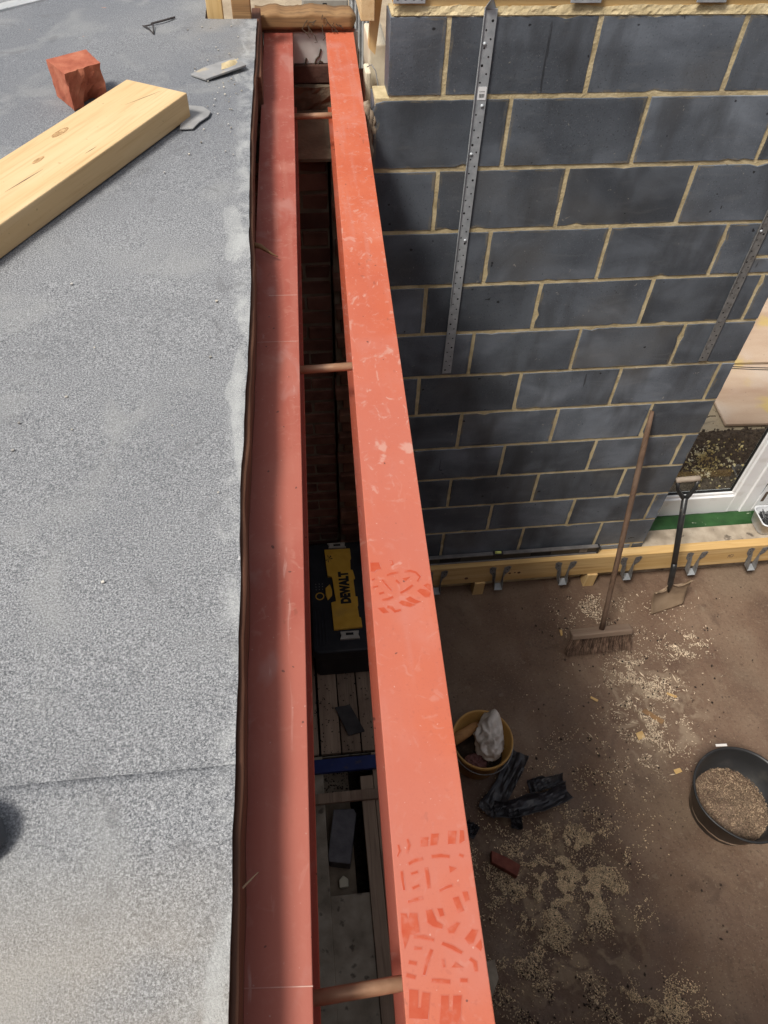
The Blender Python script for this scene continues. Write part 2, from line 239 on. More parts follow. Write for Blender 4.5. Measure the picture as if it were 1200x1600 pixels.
M['white_pvc'] = mat('white_upvc', [(0.3, G(0.76)), (0.7, G(0.82))], scale=4, rough=0.32, bump=0.0, spec=0.5, layers=[dict(scale=9, lo=0.6, hi=0.75, col=(0.5, 0.46, 0.40), amt=0.3)])
M['gasket'] = mat('rubber_gasket', [(0.3, G(0.012)), (0.7, G(0.02))], rough=0.6, bump=0)
M['tubwhite'] = mat('cloudy_tub', [(0.3, (0.62, 0.64, 0.66)), (0.7, (0.76, 0.77, 0.78))], scale=12, rough=0.35, bump=0, trans=0.15, layers=[dict(scale=11, lo=0.55, hi=0.72, col=(0.42, 0.40, 0.37), amt=0.5)])
M['screw'] = mat('grey_screws', [(0.3, G(0.05)), (0.7, G(0.16))], scale=30, rough=0.45, metal=0.5, bump=0.2, island=0.6)
M['green'] = mat('green_membrane', [(0.3, (0.014, 0.048, 0.014)), (0.7, (0.030, 0.090, 0.026))], scale=12, rough=0.4, bump=0.5, bscale=20, layers=[dict(scale=22, lo=0.66, hi=0.70, col=(0.5, 0.55, 0.42), amt=0.8)])
M['blue'] = mat('blue_painted_metal', [(0.3, (0.012, 0.022, 0.10)), (0.7, (0.022, 0.036, 0.15))], scale=12, rough=0.45, bump=0.1, layers=[dict(scale=20, lo=0.6, hi=0.7, col=(0.08, 0.06, 0.06), amt=0.6)])
M['bristle'] = mat('stiff_bristles', [(0.3, (0.085, 0.05, 0.036)), (0.7, (0.20, 0.13, 0.09))], scale=30, rough=0.8, bump=0, island=0.8)
M['broomhead'] = wood('dusty_broom_head', (0.25, 0.18, 0.13), (0.18, 0.125, 0.09), (0.16, 0.095, 0.065), 0)
M['shaft'] = mat('black_painted_shaft', [(0.3, G(0.012)), (0.7, G(0.025))], scale=20, rough=0.38, bump=0.1, spec=0.5, layers=[dict(scale=26, lo=0.64, hi=0.70, col=(0.28, 0.23, 0.18), amt=0.7)])
M['spade'] = mat('muddy_spade_steel', [(0.3, (0.24, 0.17, 0.11)), (0.7, (0.36, 0.265, 0.18))], scale=10, rough=0.5, metal=0.15, bump=0.3, layers=[dict(scale=6, lo=0.5, hi=0.7, col=(0.075, 0.047, 0.033), amt=0.7)])
M['sawdust'] = mat('sawdust', [(0.3, (0.58, 0.43, 0.26)), (0.7, (0.76, 0.60, 0.39))], scale=30, rough=0.95, bump=0, island=0.45)
M['chips'] = mat('wood_shavings', [(0.3, (0.40, 0.31, 0.22)), (0.7, (0.64, 0.52, 0.38))], scale=30, rough=0.9, bump=0, island=0.4)
M['crumbs'] = mat('dark_crumbs', [(0.3, (0.028, 0.02, 0.015)), (0.7, (0.06, 0.042, 0.032))], scale=30, rough=0.95, bump=0, island=0.5)
M['clods'] = mat('soil_clods', [(0.3, (0.02, 0.014, 0.011)), (0.7, (0.07, 0.05, 0.035))], scale=30, rough=0.97, bump=0.5, island=0.6)
M['leaf'] = mat('fallen_leaves', [(0.35, (0.26, 0.17, 0.06)), (0.5, (0.46, 0.35, 0.14)), (0.7, (0.66, 0.60, 0.46))], scale=9, rough=0.8, bump=0, island=0.5)
M['weed'] = mat('weed_leaves', [(0.3, (0.07, 0.13, 0.025)), (0.7, (0.16, 0.24, 0.05))], scale=8, rough=0.7, bump=0, island=0.3)
M['render'] = mat('white_board', [(0.3, (0.50, 0.47, 0.44)), (0.7, (0.64, 0.61, 0.58))], scale=6, rough=0.85, bump=0.2, layers=[dict(scale=5, lo=0.45, hi=0.7, col=(0.36, 0.30, 0.26), amt=0.5)])
M['cream'] = mat('cream_stone', [(0.3, (0.60, 0.52, 0.38)), (0.7, (0.74, 0.67, 0.52))], scale=9, rough=0.9, bump=0.4)
M['greyblock'] = mat('weathered_grey', [(0.3, (0.25, 0.23, 0.20)), (0.7, (0.36, 0.34, 0.30))], scale=9, stretch=(1, 1, 0.2), rough=0.9, bump=0.5)
M['flash'] = mat('pale_metal_trim', [(0.3, (0.55, 0.57, 0.58)), (0.7, (0.68, 0.69, 0.69))], scale=20, rough=0.4, metal=0.4, bump=0.1, layers=[dict(scale=30, lo=0.6, hi=0.7, col=(0.30, 0.29, 0.27), amt=0.6)])
M['levelgrey'] = mat('level_alloy', [(0.3, (0.17, 0.16, 0.155)), (0.7, (0.27, 0.255, 0.245))], scale=20, rough=0.45, metal=0.5, bump=0)
M['vial'] = mat('level_vial', [(0.3, (0.62, 0.66, 0.16)), (0.7, (0.70, 0.74, 0.22))], rough=0.2, bump=0)
M['bootrubber'] = mat('dark_grey_boot', [(0.3, (0.05, 0.055, 0.064)), (0.7, (0.085, 0.092, 0.105))], scale=9, rough=0.6, bump=0.2, layers=[dict(scale=6, lo=0.5, hi=0.75, col=(0.16, 0.155, 0.15), amt=0.5)])
M['twine'] = mat('dry_twig', [(0.3, (0.05, 0.035, 0.025)), (0.7, (0.09, 0.065, 0.045))], rough=0.9, bump=0)
M['dryroot'] = mat('pale_root', [(0.3, (0.36, 0.25, 0.15)), (0.7, (0.45, 0.32, 0.2))], rough=0.9, bump=0)
gm = bpy.data.materials.new('window_glass'); gm.use_nodes = True; gn = gm.node_tree
for nd in list(gn.nodes):
    if nd.type == 'BSDF_PRINCIPLED': gn.nodes.remove(nd)
_t = gn.nodes.new('ShaderNodeBsdfTransparent'); _t.inputs[0].default_value = (0.93, 0.95, 0.94, 1); _g = gn.nodes.new('ShaderNodeBsdfGlossy'); _g.inputs['Roughness'].default_value = 0.02
_l = gn.nodes.new('ShaderNodeLayerWeight'); _l.inputs[0].default_value = 0.3; _f = gn.nodes.new('ShaderNodeMapRange'); _f.inputs['From Min'].default_value = 0.25; _f.inputs['To Min'].default_value = 0.03; _f.inputs['To Max'].default_value = 0.55; gn.links.new(_l.outputs['Facing'], _f.inputs['Value']); _m = gn.nodes.new('ShaderNodeMixShader')
gn.links.new(_f.outputs[0], _m.inputs[0]); gn.links.new(_t.outputs[0], _m.inputs[1]); gn.links.new(_g.outputs[0], _m.inputs[2]); gn.links.new(_m.outputs[0], gn.nodes['Material Output'].inputs[0])
M['glass'] = gm

# ------------------------------------------------------------------ key levels
WY, X0, PH, BT, RT = 2.38625, 0.47318, 0.21282, 2.757, 2.857     # wall face, bond phases, beam top, roof surface
WT = 3.02                                                          # top of the blockwork
# ------------------------------------------------------------------ ground (hole where the building stands)
gb = MB(); B = 900.0; gx0, gx1, gy0, gy1, gz = -4.2, 5.0, -4.0, 2.72, 0.14
gb.add([(-B, -B, gz), (B, -B, gz), (B, gy0, gz), (-B, gy0, gz)], [(0, 1, 2, 3)])
gb.add([(-B, gy1, gz), (B, gy1, gz), (B, B, gz), (-B, B, gz)], [(0, 1, 2, 3)])
gb.add([(-B, gy0, gz), (gx0, gy0, gz), (gx0, gy1, gz), (-B, gy1, gz)], [(0, 1, 2, 3)])
gb.add([(gx1, gy0, gz), (B, gy0, gz), (B, gy1, gz), (gx1, gy1, gz)], [(0, 1, 2, 3)])
gb.add([(gx0, gy1, gz), (gx1, gy1, gz), (gx1, gy1, -0.5), (gx0, gy1, -0.5)], [(0, 1, 2, 3)])
struct(gb.build('ground', M['ground']))
# ------------------------------------------------------------------ floor of the room
fb = MB()
hx0, hx1, hy0, hy1 = -0.052, 0.128, 0.765, 1.42                    # opening in the old floor
def fz(x, y): return 0.006 * fbm(x * 1.7, y * 1.7, 3.1) if (x > 0.3) else 0.0
fb.grid(lambda u, v: (0.262 + u * (gx1 - 0.262), gy0 + v * (gy1 - gy0), fz(0.262 + u * (gx1 - 0.262), gy0 + v * (gy1 - gy0))), 70, 90)
fl = struct(fb.build('floor', M['floor'], smooth=True))
sb = MB().box(gx0, gx1, gy0, gy1, -0.36, -0.30); struct(sb.build('floor_void', M['soil']))
cb = MB(); cb.box(gx0, hx0, gy0, hy1, -0.3, 0.0); cb.box(hx0 + 0.0, 0.13, gy0, hy0, -0.3, -0.004)
cb.box(gx0, 0.262, hy1, 1.425, -0.3, -0.02)
cb.build('concrete_strip', M['concrete'], fl, bevel=0.004)
MB().box(hx0, 0.075, hy0, hy1, -0.3, -0.13).build('rubble_bed', M['dullmortar'], fl)
for i, x in enumerate((-0.27, -0.165, -0.055, 0.053, 0.158)):
    MB().box(x, x + 0.101 - 0.003 * (i % 2), 1.43, gy1 - 0.02, -0.025, 0.002 * (i % 3) - 0.002).build('floorboard', M['board'], fl, bevel=0.002)
MB().box(gx0, -0.274, 1.43, gy1, -0.03, -0.001).build('floorboard', M['board'], fl)
MB().box(0.132, 0.196, -1.2, 1.30, -0.06, 0.003).build('floorboard', M['board'], fl, bevel=0.003)
MB().box(0.199, 0.258, -1.2, 1.42, -0.06, -0.004).build('floorboard', M['board'], fl, bevel=0.003)
nb = MB()
for k in range(9):
    x, y = rnd.choice((-0.06, 0.05, 0.155)) + rnd.uniform(-0.008, 0.008), rnd.uniform(1.44, 1.95); nb.tube([(x, y, 0), (x, y, 0.004)], 0.004, 8)
stuff(nb.build('nail_heads', M['hole'], fl))
# ------------------------------------------------------------------ block wall
def chip_block(w, h, d, amp=0.0020):
    b = MB(); nu, nv = max(4, int(w / 0.03)), max(3, int(h / 0.03)); lp = []
    for i in range(nu): lp.append((-w / 2 + w * i / nu, -h / 2))
    for i in range(nv): lp.append((w / 2, -h / 2 + h * i / nv))
    for i in range(nu): lp.append((w / 2 - w * i / nu, h / 2))
    for i in range(nv): lp.append((-w / 2, h / 2 - h * i / nv))
    n = len(lp); s0 = rnd.uniform(0, 99); out = []
    for k, (x, z) in enumerate(lp):
        a = amp * (0.5 + fbm(x * 30 + s0, z * 30, s0)); 
        if rnd.random() < 0.025: a += rnd.uniform(0.004, 0.010)
        q = 1 - max(a, -0.001) / (w / 2), 1 - max(a, -0.001) / (h / 2); out.append((x * q[0], z * q[1]))
    r1 = [(x * (1 - 0.003 / w), 0.0, z * (1 - 0.003 / h)) for x, z in out]; r2 = [(x, 0.003, z) for x, z in out]; r3 = [(x, d, z) for x, z in lp]
    r0 = [(x - math.copysign(min(abs(x), 0.008 + 0.005 * fbm(x * 20, z * 20, s0)), x) if abs(abs(x) - w / 2) < 0.02 else x, 0.0, z - math.copysign(min(abs(z), 0.006 + 0.004 * fbm(z * 20, x * 20, s0)), z) if abs(abs(z) - h / 2) < 0.02 else z) for x, _, z in r1]
    b.edge = set(range(1, 1 + n)); m0 = len(r1)
    b.add(r1 + r2 + r3 + r0, [tuple(range(3 * n, 4 * n))] + [(k, (k + 1) % n, 3 * n + (k + 1) % n, 3 * n + k) for k in range(n)] + [(k + n, (k + 1) % n + n, (k + 1) % n, k) for k in range(n)] + [(k + 2 * n, (k + 1) % n + 2 * n, (k + 1) % n + n, k + n) for k in range(n)] + [tuple(range(3 * n - 1, 2 * n - 1, -1))])
    return b
XR = 1.893
bw = thing('block_wall', 'dark grey concrete block wall with sandy mortar behind the broom', 'wall', (1.1, WY, 0.1))
mb = MB().box(0.305, XR - 0.003, WY + 0.0025, WY + 0.094, WT - 0.225, WT - 0.002); mb.box(0.262, XR - 0.003, WY + 0.0025, WY + 0.094, -0.02, WT - 0.225)
mb.build('mortar', M['mortar'], bw)
J = 0.0125
for k in range(1, 14):
    z1, z0 = WT - 0.225 * (k - 1), WT - 0.225 * k
    ph = X0 if k % 2 else X0 + PH
    xs = [0.30 if k == 1 else 0.257] + [ph + 0.45 * n + rnd.uniform(-0.004, 0.004) for n in range(4) if ph + 0.45 * n < XR - 0.03] + [XR]
    if k == 4: xs = xs[:-1] + [1.725, XR]
    for i in range(len(xs) - 1):
        a, b = xs[i] + (J / 2 if i else 0), xs[i + 1] - (J / 2 if i < len(xs) - 2 else 0)
        parts = [(z0 + J / 2, z1 - J / 2)]
        if k == 4 and i == len(xs) - 2: parts = [(z0 + J / 2, z0 + 0.07), (z0 + 0.08, z1 - J / 2)]
        for (za, zb) in parts:
            h = zb - za
            cbk = chip_block(b - a, h, 0.09); me_ = cbk.mesh('block'); me_.materials.append(M['block']); me_.materials.append(M['block_edge'])
            for pi in cbk.edge: me_.polygons[pi].material_index = 1
            o = link('block', me_, None, bw)
            o.location = ((a + b) / 2, WY + rnd.uniform(-0.0012, 0.0012), (za + zb) / 2)
# mortar bed, packing and wall plate on the wall top
tm = MB().grid(lambda u, v: (0.31 + u * (XR - 0.31), WY + 0.001 + 0.004 * fbm(u * 60, v * 3, 2) + 0.006 * v, WT - 0.004 + v * (0.022 + 0.006 * fbm(u * 14, 0, 5))), 160, 3)
tm.build('mortar_bed', M['mortar'], bw, solid=0.004)
pl = MB().box(0.312, XR, WY + 0.006, WY + 0.098, WT + 0.012, WT + 0.05)
tag(pl.build('wall_plate', M['pine_x'], bevel=0.002), 'yellow timber wall plate along the top of the block wall', 'timber')
jo = MB().box(0.30, XR + 0.3, WY - 0.004, WY + 0.043, WT + 0.0515, WT + 0.17)
tag(jo.build('rim_joist', M['oldwood_x'], bevel=0.002), 'brownish timber lying on top of the yellow wall plate', 'timber')
for x, lab in ((0.352, 'small metal bracket on the wall plate at the wall\'s left end'), (0.86, 'flat metal bracket on the wall plate right of the long strap'), (1.235, 'flat metal bracket on the wall plate near the top right corner')):
    t = thing('metal_bracket', lab, 'bracket', (x, WY, WT + 0.03), 'brackets on the wall plate')
    MB().box(x - 0.045, x + 0.045, WY - 0.0095, WY - 0.006, WT + 0.028, WT + 0.075).build('plate', M['galv'], t, bevel=0.001)
    hb = MB()
    for dx in (-0.034, -0.012, 0.012, 0.034): hb.tube([(x + dx, WY - 0.0093, WT + 0.04), (x + dx, WY - 0.0102, WT + 0.04)], 0.0035, 8)
    stuff(hb.build('screw_holes', M['hole'], t))
def strap(x, z0, z1, lab, mt, sticker):
    t = thing('restraint_strap', lab, 'strap', (x, WY, z0)); y = WY - 0.0045; hw = 0.019
    b = MB(); b.box(x - hw, x + hw, y - 0.0025, y, z0, z1); b.box(x - hw - 0.0015, x - hw + 0.001, y - 0.0075, y - 0.0005, z0 + 0.35, z1)
    b.build('strip', mt, t, bevel=0.0008)
    hb = MB(); z = z0 + 0.02; k = 0
    while z < z1 - 0.01:
        dx = (-0.008, 0.008)[k % 2]; hb.tube([(x + dx, y - 0.0024, z), (x + dx, y - 0.0029, z)], 0.0028 if k % 5 else 0.004, 8); z += 0.0235; k += 1
    stuff(hb.build('nail_holes', M['hole'], t))
    nb = MB()
    for zz in (z0 + 0.62, z0 + 0.93, z0 + 1.08, z1 - 0.09):
        nb.lathe([(0.0001, 0.004), (0.005, 0.0025), (0.0062, 0)], 10)
        nb.v[-30:] = [(x + (0.008 if zz * 100 % 2 > 1 else -0.008) + vx, y - 0.0026 - vz, zz + vy) for vx, vy, vz in nb.v[-30:]]
    stuff(nb.build('screw_heads', M['galv'], t, smooth=True))
    tw = MB().grid(lambda u, v: (x - 0.004 + (0.017 - 0.006 * u) * (2 * v - 1) * math.cos(1.3 * u), WY - 0.006 - 0.004 * u + 0.017 * (2 * v - 1) * math.sin(1.3 * u), z1 - 0.003 + u * 0.035), 8, 4)
    tw.build('twisted_end', mt, t, solid=0.0025, smooth=True)
    if sticker:
        s = MB().box(x - 0.011, x + 0.016, y - 0.0034, y - 0.003, 2.79, 2.828).build('sticker', M['sticker'], t)
        bb = MB(); xx = x - 0.006
        for ww in (0.0012, 0.0006, 0.0016, 0.0007, 0.001, 0.0014, 0.0006, 0.0012):
            bb.box(xx, xx + ww, y - 0.0038, y - 0.0035, 2.797, 2.808); bb.box(xx, xx + ww * 0.9, y - 0.0038, y - 0.0035, 2.813, 2.8145 + ww); xx += ww + 0.0011
        bb.build('barcode', M['ink'], s)
    return t
strap(0.5885, 1.692, 3.035, 'long galvanised strap with white sticker hanging down the block wall', M['galv'], True)
strap(1.728, 1.69, 3.035, 'dull perforated strap on the block wall near its right edge', M['galv_dull'], False)
# ------------------------------------------------------------------ old brick pier and bearing wall behind the beams
def brick_mesh(w, h, d):
    b = MB(); b.box(-w / 2, w / 2, 0, d, -h / 2, h / 2); b.v = [(x + rnd.uniform(-.004, .004), y + rnd.uniform(-.004, .006), z + rnd.uniform(-.0025, .0025)) for x, y, z in b.v]; return b.mesh('brick')
BMS = [brick_mesh(0.211, 0.063, 0.1) for _ in range(5)]; BMH = [brick_mesh(0.099, 0.063, 0.1) for _ in range(5)]
bp = thing('brick_pier', 'old dark red brick pier seen down between the two red beams', 'pier', (0.05, 2.68, 0))
MB().box(-0.3, 0.125, 2.688, 3.02, 0, 2.49).build('mortar', M['dullmortar'], bp)
for c in range(33):
    z = 0.04 + c * 0.0755; off = 0.112 if c % 2 else 0.0
    for x, half in (((0.018, 0), (-0.2, 0)) if c % 2 else ((0.072, 1), (-0.092, 0))):
        o = link('brick', rnd.choice(BMH if half else BMS), M['brick'], bp, bevel=0.004, seg=1); o.location = (x, 2.68 + rnd.uniform(-0.003, 0.004), z)
bq = thing('toothed_brickwork', 'ragged end of old brickwork beside the dark pier between the beams', 'brickwork', (0.2, 2.62, 0))
MB().box(0.135, 0.40, 2.632, 3.02, 0, 2.49).build('mortar', M['dullmortar'], bq)
for c in range(33):
    z = 0.04 + c * 0.0755; x = 0.245 + (0.02 if c % 2 else -0.005) + rnd.uniform(-0.006, 0.006)
    o = link('brick', rnd.choice(BMS), M['brick'], bq, bevel=0.004, seg=1); o.location = (x, 2.615 + (0.0 if c % 2 else -0.018) + rnd.uniform(-0.006, 0.006), z)
bs = MB().box(-0.22, 0.42, 2.62, 3.06, 2.4905, 2.5015)
tag(bs.build('bearing_bed', M['darkmortar']), 'mortar bed carrying the far ends of the two beams', 'mortar')
ow = MB().box(-0.30, 0.275, 3.075, 3.40, 0.0, 2.68); struct(ow.build('outer_wall', M['dullmortar']))
struct(MB().box(gx0, -0.302, 2.66, 2.72, 0.0, 2.75).build('room_wall', M['dullmortar']))
struct(MB().box(gx0 - 0.2, gx0, gy0, 2.72, 0.0, 2.75).build('room_wall', M['dullmortar']))
struct(MB().box(-4.6, 5.6, -1.5, -1.22, -0.05, 4.1).build('added_shade_wall', M['brick']))  # unseen wall added behind the camera to shade the floor; beams end in it
wb = MB().box(-0.12, 0.268, 3.05, 3.073, 2.650, 2.757)
tag(wb.build('white_board', M['render'], bevel=0.002), 'dirty white board behind the far ends of the red beams', 'board')
tag(MB().box(-0.12, 0.25, 3.035, 3.073, 2.586, 2.649).build('brick_course', M['darkbrick'], bevel=0.004), 'dark red brick below the dirty white board', 'brick')
tag(MB().grid(lambda u, v: (-0.12 + 0.37 * u, 3.02 + 0.012 * fbm(u * 6, v * 3, 3), 2.502 + 0.083 * v), 20, 6).build('mortar_smear', M['darkmortar'], solid=0.02), 'rough mortar behind the copper tube at the far beam ends', 'mortar')
cr = MB()
for pts in ([(0.072, 2.655), (0.08, 2.635), (0.098, 2.632), (0.112, 2.668), (0.122, 2.675), (0.13, 2.70)], [(0.075, 2.67), (0.07, 2.645)], [(0.118, 2.65), (0.126, 2.66), (0.136, 2.655)]):
    cr.tube([(x, 3.047, z) for x, z in pts], 0.0028, 6)
tag(cr.build('dry_roots', M['twine']), 'dark dry roots clinging to the white board', 'roots')
def rough_bar(x0, x1, y0, y1, z0, z1, sag):
    def f(u, v):
        x = x0 + (x1 - x0) * u; a = 2 * math.pi * v; r = 1 - max(0, (u - 0.93) / 0.07) ** 2 * 0.75
        cy, cz = (y0 + y1) / 2, (z0 + z1) / 2; c, s = math.cos(a), math.sin(a); q = 1 / max(abs(c), abs(s)) ** 0.97
        return (x, cy + (y1 - y0) / 2 * c * q * r, cz + (z1 - z0) / 2 * s * q * r + sag * fbm(u * 5, 0, 7.7) * (1 if s > 0.3 else 0.2))
    return MB().grid(f, 40, 24)
tag(rough_bar(-0.10, 0.262, 3.03, 3.13, 2.770, 2.817, 0.011).build('old_lintel_timber', M['oldwood_x'], smooth=True), 'worn brown timber lying across the far end above the white board', 'timber')
tag(MB().box(-0.10, 0.255, 3.04, 3.12, 2.758, 2.7695).build('packing_strip', M['oldwood_y']), 'dark strip under the worn brown timber at the far end', 'timber')
ro = MB()
for k in range(9):
    x = rnd.uniform(0.08, 0.2); p = Vector((x, 3.026, 2.80 + rnd.uniform(-0.02, 0.02))); pts = [p]
    for j in range(4): p = p + Vector((rnd.uniform(-0.015, 0.015), -0.002, rnd.uniform(-0.02, 0.008))); pts.append(p)
    ro.tube(pts, 0.0015, 5)
tag(ro.build('thin_roots', M['twine']), 'thin roots dangling over the worn brown timber', 'roots')
gbk = thing('grey_block', 'weathered grey block with square holes behind the worn timber', 'block', (0.16, 3.3, 2.68))
MB().box(0.075, 0.25, 3.28, 3.38, 2.6805, 2.788).build('body', M['greyblock'], gbk, bevel=0.006)
MB().box(0.078, 0.095, 3.2795, 3.2885, 2.735, 2.77).build('hole', M['hole'], gbk); MB().box(0.152, 0.168, 3.2785, 3.2885, 2.75, 2.775).build('hole', M['hole'], gbk)
cs = MB().grid(lambda u, v: (0.28 + u * 0.10, 3.62 + 0.006 * math.sin(u * 40), 0.14 + v * 2.9), 40, 2)
tag(cs.build('corrugated_sheet', M['flash'], solid=0.001), 'pale grey ribbed metal sheet upright beyond the beam ends', 'sheet')
tag(MB().box(0.283, 0.345, 2.80, 3.00, 2.655, 2.80).build('cream_stone', M['cream'], bevel=0.006), 'pale cream stone in the gap between the far beam end and block wall', 'stone')
tag(MB().box(0.262, 0.40, 2.76, 3.0, 2.590, 2.652).build('brick_stub', M['brick'], bevel=0.004), 'dark red brick under the pale cream stone', 'brick')
tag(MB().box(0.262, 0.282, 2.70, 2.78, 2.59, 2.75).build('stone_sliver', M['cream'], bevel=0.005), 'upright stone sliver beside the right beam near its far end', 'stone')
tag(MB().grid(lambda u, v: (0.236 + u * 0.03, WY + 0.012 + 0.008 * fbm(u * 5, v * 9, 1), 2.45 + v * (0.335 - 0.05 * u) + 0.01 * fbm(u * 6, 3, v)), 10, 22).build('mortar_fill', M['dullmortar'], solid=0.02, smooth=True), 'rough mortar filling the gap between right beam and block wall', 'mortar')
tag(MB().box(0.305, 0.42, 2.50, 2.75, 2.50, 2.60).build('pier_cap', M['dullmortar'], bevel=0.006), 'mortar capping behind the end of the block wall', 'mortar')
tag(MB().box(0.222, 0.262, 2.44, 3.1, 2.985, 3.10).build('roof_timber', M['pine_y'], bevel=0.002), 'short yellow timber end sticking out above the right beam', 'timber')
tag(MB().add([(0.252, 2.50, 2.895), (0.272, 2.50, 2.875), (0.302, 2.50, 3.12), (0.264, 2.50, 3.12), (0.252, 2.53, 2.895), (0.272, 2.53, 2.875), (0.302, 2.53, 3.12), (0.264, 2.53, 3.12)],
    [(0, 1, 2, 3), (7, 6, 5, 4), (0, 4, 5, 1), (1, 5, 6, 2), (2, 6, 7, 3), (3, 7, 4, 0)]).build('timber_brace', M['pine_z']), 'yellow timber brace hanging behind the left end of the block wall', 'timber')
wr = MB().tube([(0.262, 2.64, 2.79), (0.275, 2.63, 2.80), (0.288, 2.62, 2.785), (0.296, 2.60, 2.74), (0.298, 2.58, 2.70)], 0.0018, 6)
tag(wr.build('loose_wire', M['galv_dull'], smooth=True), 'thin loose wire curling beside the far end of the right beam', 'wire')
# ------------------------------------------------------------------ the two steel beams
def beam(name, lab, x_at0, slope, m, y0=-1.3, y1=3.043):
    t = thing(name, lab, 'steel beam', (x_at0, 0, BT - 0.254), 'pair of steel beams')
    ax = Vector((slope, 1, 0)).normalized(); rx = Vector((ax.y, -ax.x, 0)); L = (y1 - y0)
    def bar(u0, u1, z0, z1):
        b = MB(); vs = []
        for z in (z0, z1):
            for u, y in ((u0, y0), (u1, y0), (u1, y1), (u0, y1)): vs.append((x_at0 + slope * y + u, y, z))
        return b.add(vs, [(3, 2, 1, 0), (4, 5, 6, 7), (0, 1, 5, 4), (1, 2, 6, 5), (2, 3, 7, 6), (3, 0, 4, 7)])
    bar(0, 0.102, BT - 0.0085, BT).build('top_flange', m, t, bevel=0.0015)
    bar(0.048, 0.0545, BT - 0.2453, BT - 0.0087).build('web', m, t)
    bar(0, 0.102, BT - 0.254, BT - 0.2455).build('bottom_flange', m, t, bevel=0.0015)
    return t
RBX, RBS, LBX, LBS = 0.0610, 0.0287, -0.1450, 0.0240
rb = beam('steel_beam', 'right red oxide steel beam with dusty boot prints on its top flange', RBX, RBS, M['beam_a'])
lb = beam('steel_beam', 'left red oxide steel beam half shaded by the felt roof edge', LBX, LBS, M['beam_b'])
def clip(poly):                                       # keep the prints on the flange
    out = []
    for x, y in poly:
        e = RBX + RBS * y; out.append((min(max(x, e + 0.003), e + 0.099), y))
    return out
def flat(polys, z, name, m, parent):
    b = MB()
    for p in polys: b.prism(p, z, z + 0.00022)
    return b.build(name, m, parent)
def prints(ox, oy, s, polys, strokes):
    P = []
    for pl_ in polys: P.append(clip([tuple(at(ox + x * s, oy + y * s, BT)[:2]) for x, y in reversed(pl_)]))
    for pts, wd in strokes:
        q = [Vector(p) for p in pts]; l, r = [], []
        for i, p in enumerate(q):
            t = (q[min(i + 1, len(q) - 1)] - q[max(i - 1, 0)]).normalized(); n = Vector((-t.y, t.x)); k = wd / 2 * (0.8 if i in (0, len(q) - 1) else 1)
            l.append(p + n * k); r.append(p - n * k)
        pl_ = l + r[::-1]; P.append(clip([tuple(at(ox + v.x * s, oy + v.y * s, BT)[:2]) for v in pl_]))
    return P
P1 = prints(560, 860, .11667, [[(160, 165), (275, 165), (305, 250), (240, 262), (215, 290), (165, 285)], [(590, 378), (690, 355), (630, 412)], [(870, 470), (920, 445), (960, 460), (965, 540)], [(785, 545), (830, 515), (910, 530), (965, 570), (950, 620), (890, 625)],
    [(545, 700), (580, 675), (660, 695), (760, 730), (690, 755), (600, 740)], [(640, 650), (690, 620), (760, 660), (835, 688), (760, 712), (690, 690)], [(265, 775), (340, 765), (405, 830), (330, 840)]],
    [([(380, 335), (440, 310), (530, 295)], 22), ([(620, 280), (700, 275), (770, 295), (825, 355), (790, 415)], 26), ([(320, 395), (370, 460), (445, 540)], 26), ([(505, 400), (550, 445)], 32), ([(565, 570), (640, 530), (725, 465)], 30),
     ([(390, 755), (440, 765), (490, 820), (570, 800)], 34), ([(320, 665), (390, 655), (460, 625)], 26), ([(280, 580), (340, 565)], 25), ([(195, 495), (265, 480)], 20), ([(180, 400), (220, 380)], 20), ([(410, 135), (450, 140), (465, 185), (430, 200)], 16)])
P2 = prints(600, 1280, .15, [[(385, 195), (460, 190), (450, 275), (385, 280)], [(495, 155), (570, 150), (550, 265), (485, 270)], [(675, 130), (755, 125), (745, 255), (665, 260)], [(790, 115), (830, 115), (840, 225), (785, 255)], [(680, 490), (765, 510), (690, 555)],
    [(715, 820), (775, 805), (830, 950), (775, 970)], [(815, 760), (870, 750), (890, 840), (850, 855)]],
    [([(260, 465), (320, 430), (400, 410)], 28), ([(500, 390), (590, 380), (680, 390)], 32), ([(185, 545), (195, 640), (210, 740)], 25), ([(285, 570), (350, 550)], 25), ([(440, 510), (455, 600), (470, 720)], 32), ([(300, 720), (365, 690)], 28), ([(580, 745), (640, 715), (710, 690)], 28),
     ([(250, 860), (320, 845), (400, 820)], 32), ([(785, 370), (825, 385)], 28), ([(150, 270), (165, 330), (140, 390)], 18), ([(245, 210), (265, 270), (240, 350)], 18)])
P3 = prints(610, 1420, .15, [[(370, 20), (430, 5), (480, 130), (545, 170), (540, 210), (440, 180), (390, 140)], [(490, 0), (540, 0), (560, 70), (520, 80)], [(600, 210), (690, 145), (725, 150), (660, 250), (610, 250)], [(780, 310), (850, 215), (910, 225), (860, 350), (820, 360)],
    [(890, 390), (945, 320), (970, 400), (940, 440)], [(110, 50), (165, 55), (185, 110), (205, 50), (280, 50), (300, 240), (200, 270), (150, 420), (120, 250)], [(635, 610), (680, 560), (755, 610)], [(195, 840), (290, 850), (285, 1030), (318, 1030), (335, 870), (410, 880), (390, 1150), (195, 1140)],
    [(530, 905), (605, 905), (610, 1060), (648, 1070), (655, 905), (740, 905), (725, 1215), (515, 1215)]],
    [([(250, 290), (350, 295), (450, 325)], 28), ([(540, 360), (640, 400), (745, 460)], 36), ([(255, 410), (325, 415)], 28), ([(430, 430), (390, 530), (350, 690)], 32), ([(195, 555), (270, 570)], 36), ([(550, 530), (560, 610)], 30), ([(830, 520), (880, 560), (895, 650)], 36), ([(170, 690), (260, 715)], 40), ([(430, 745), (620, 760)], 45), ([(730, 745), (800, 745)], 40)])
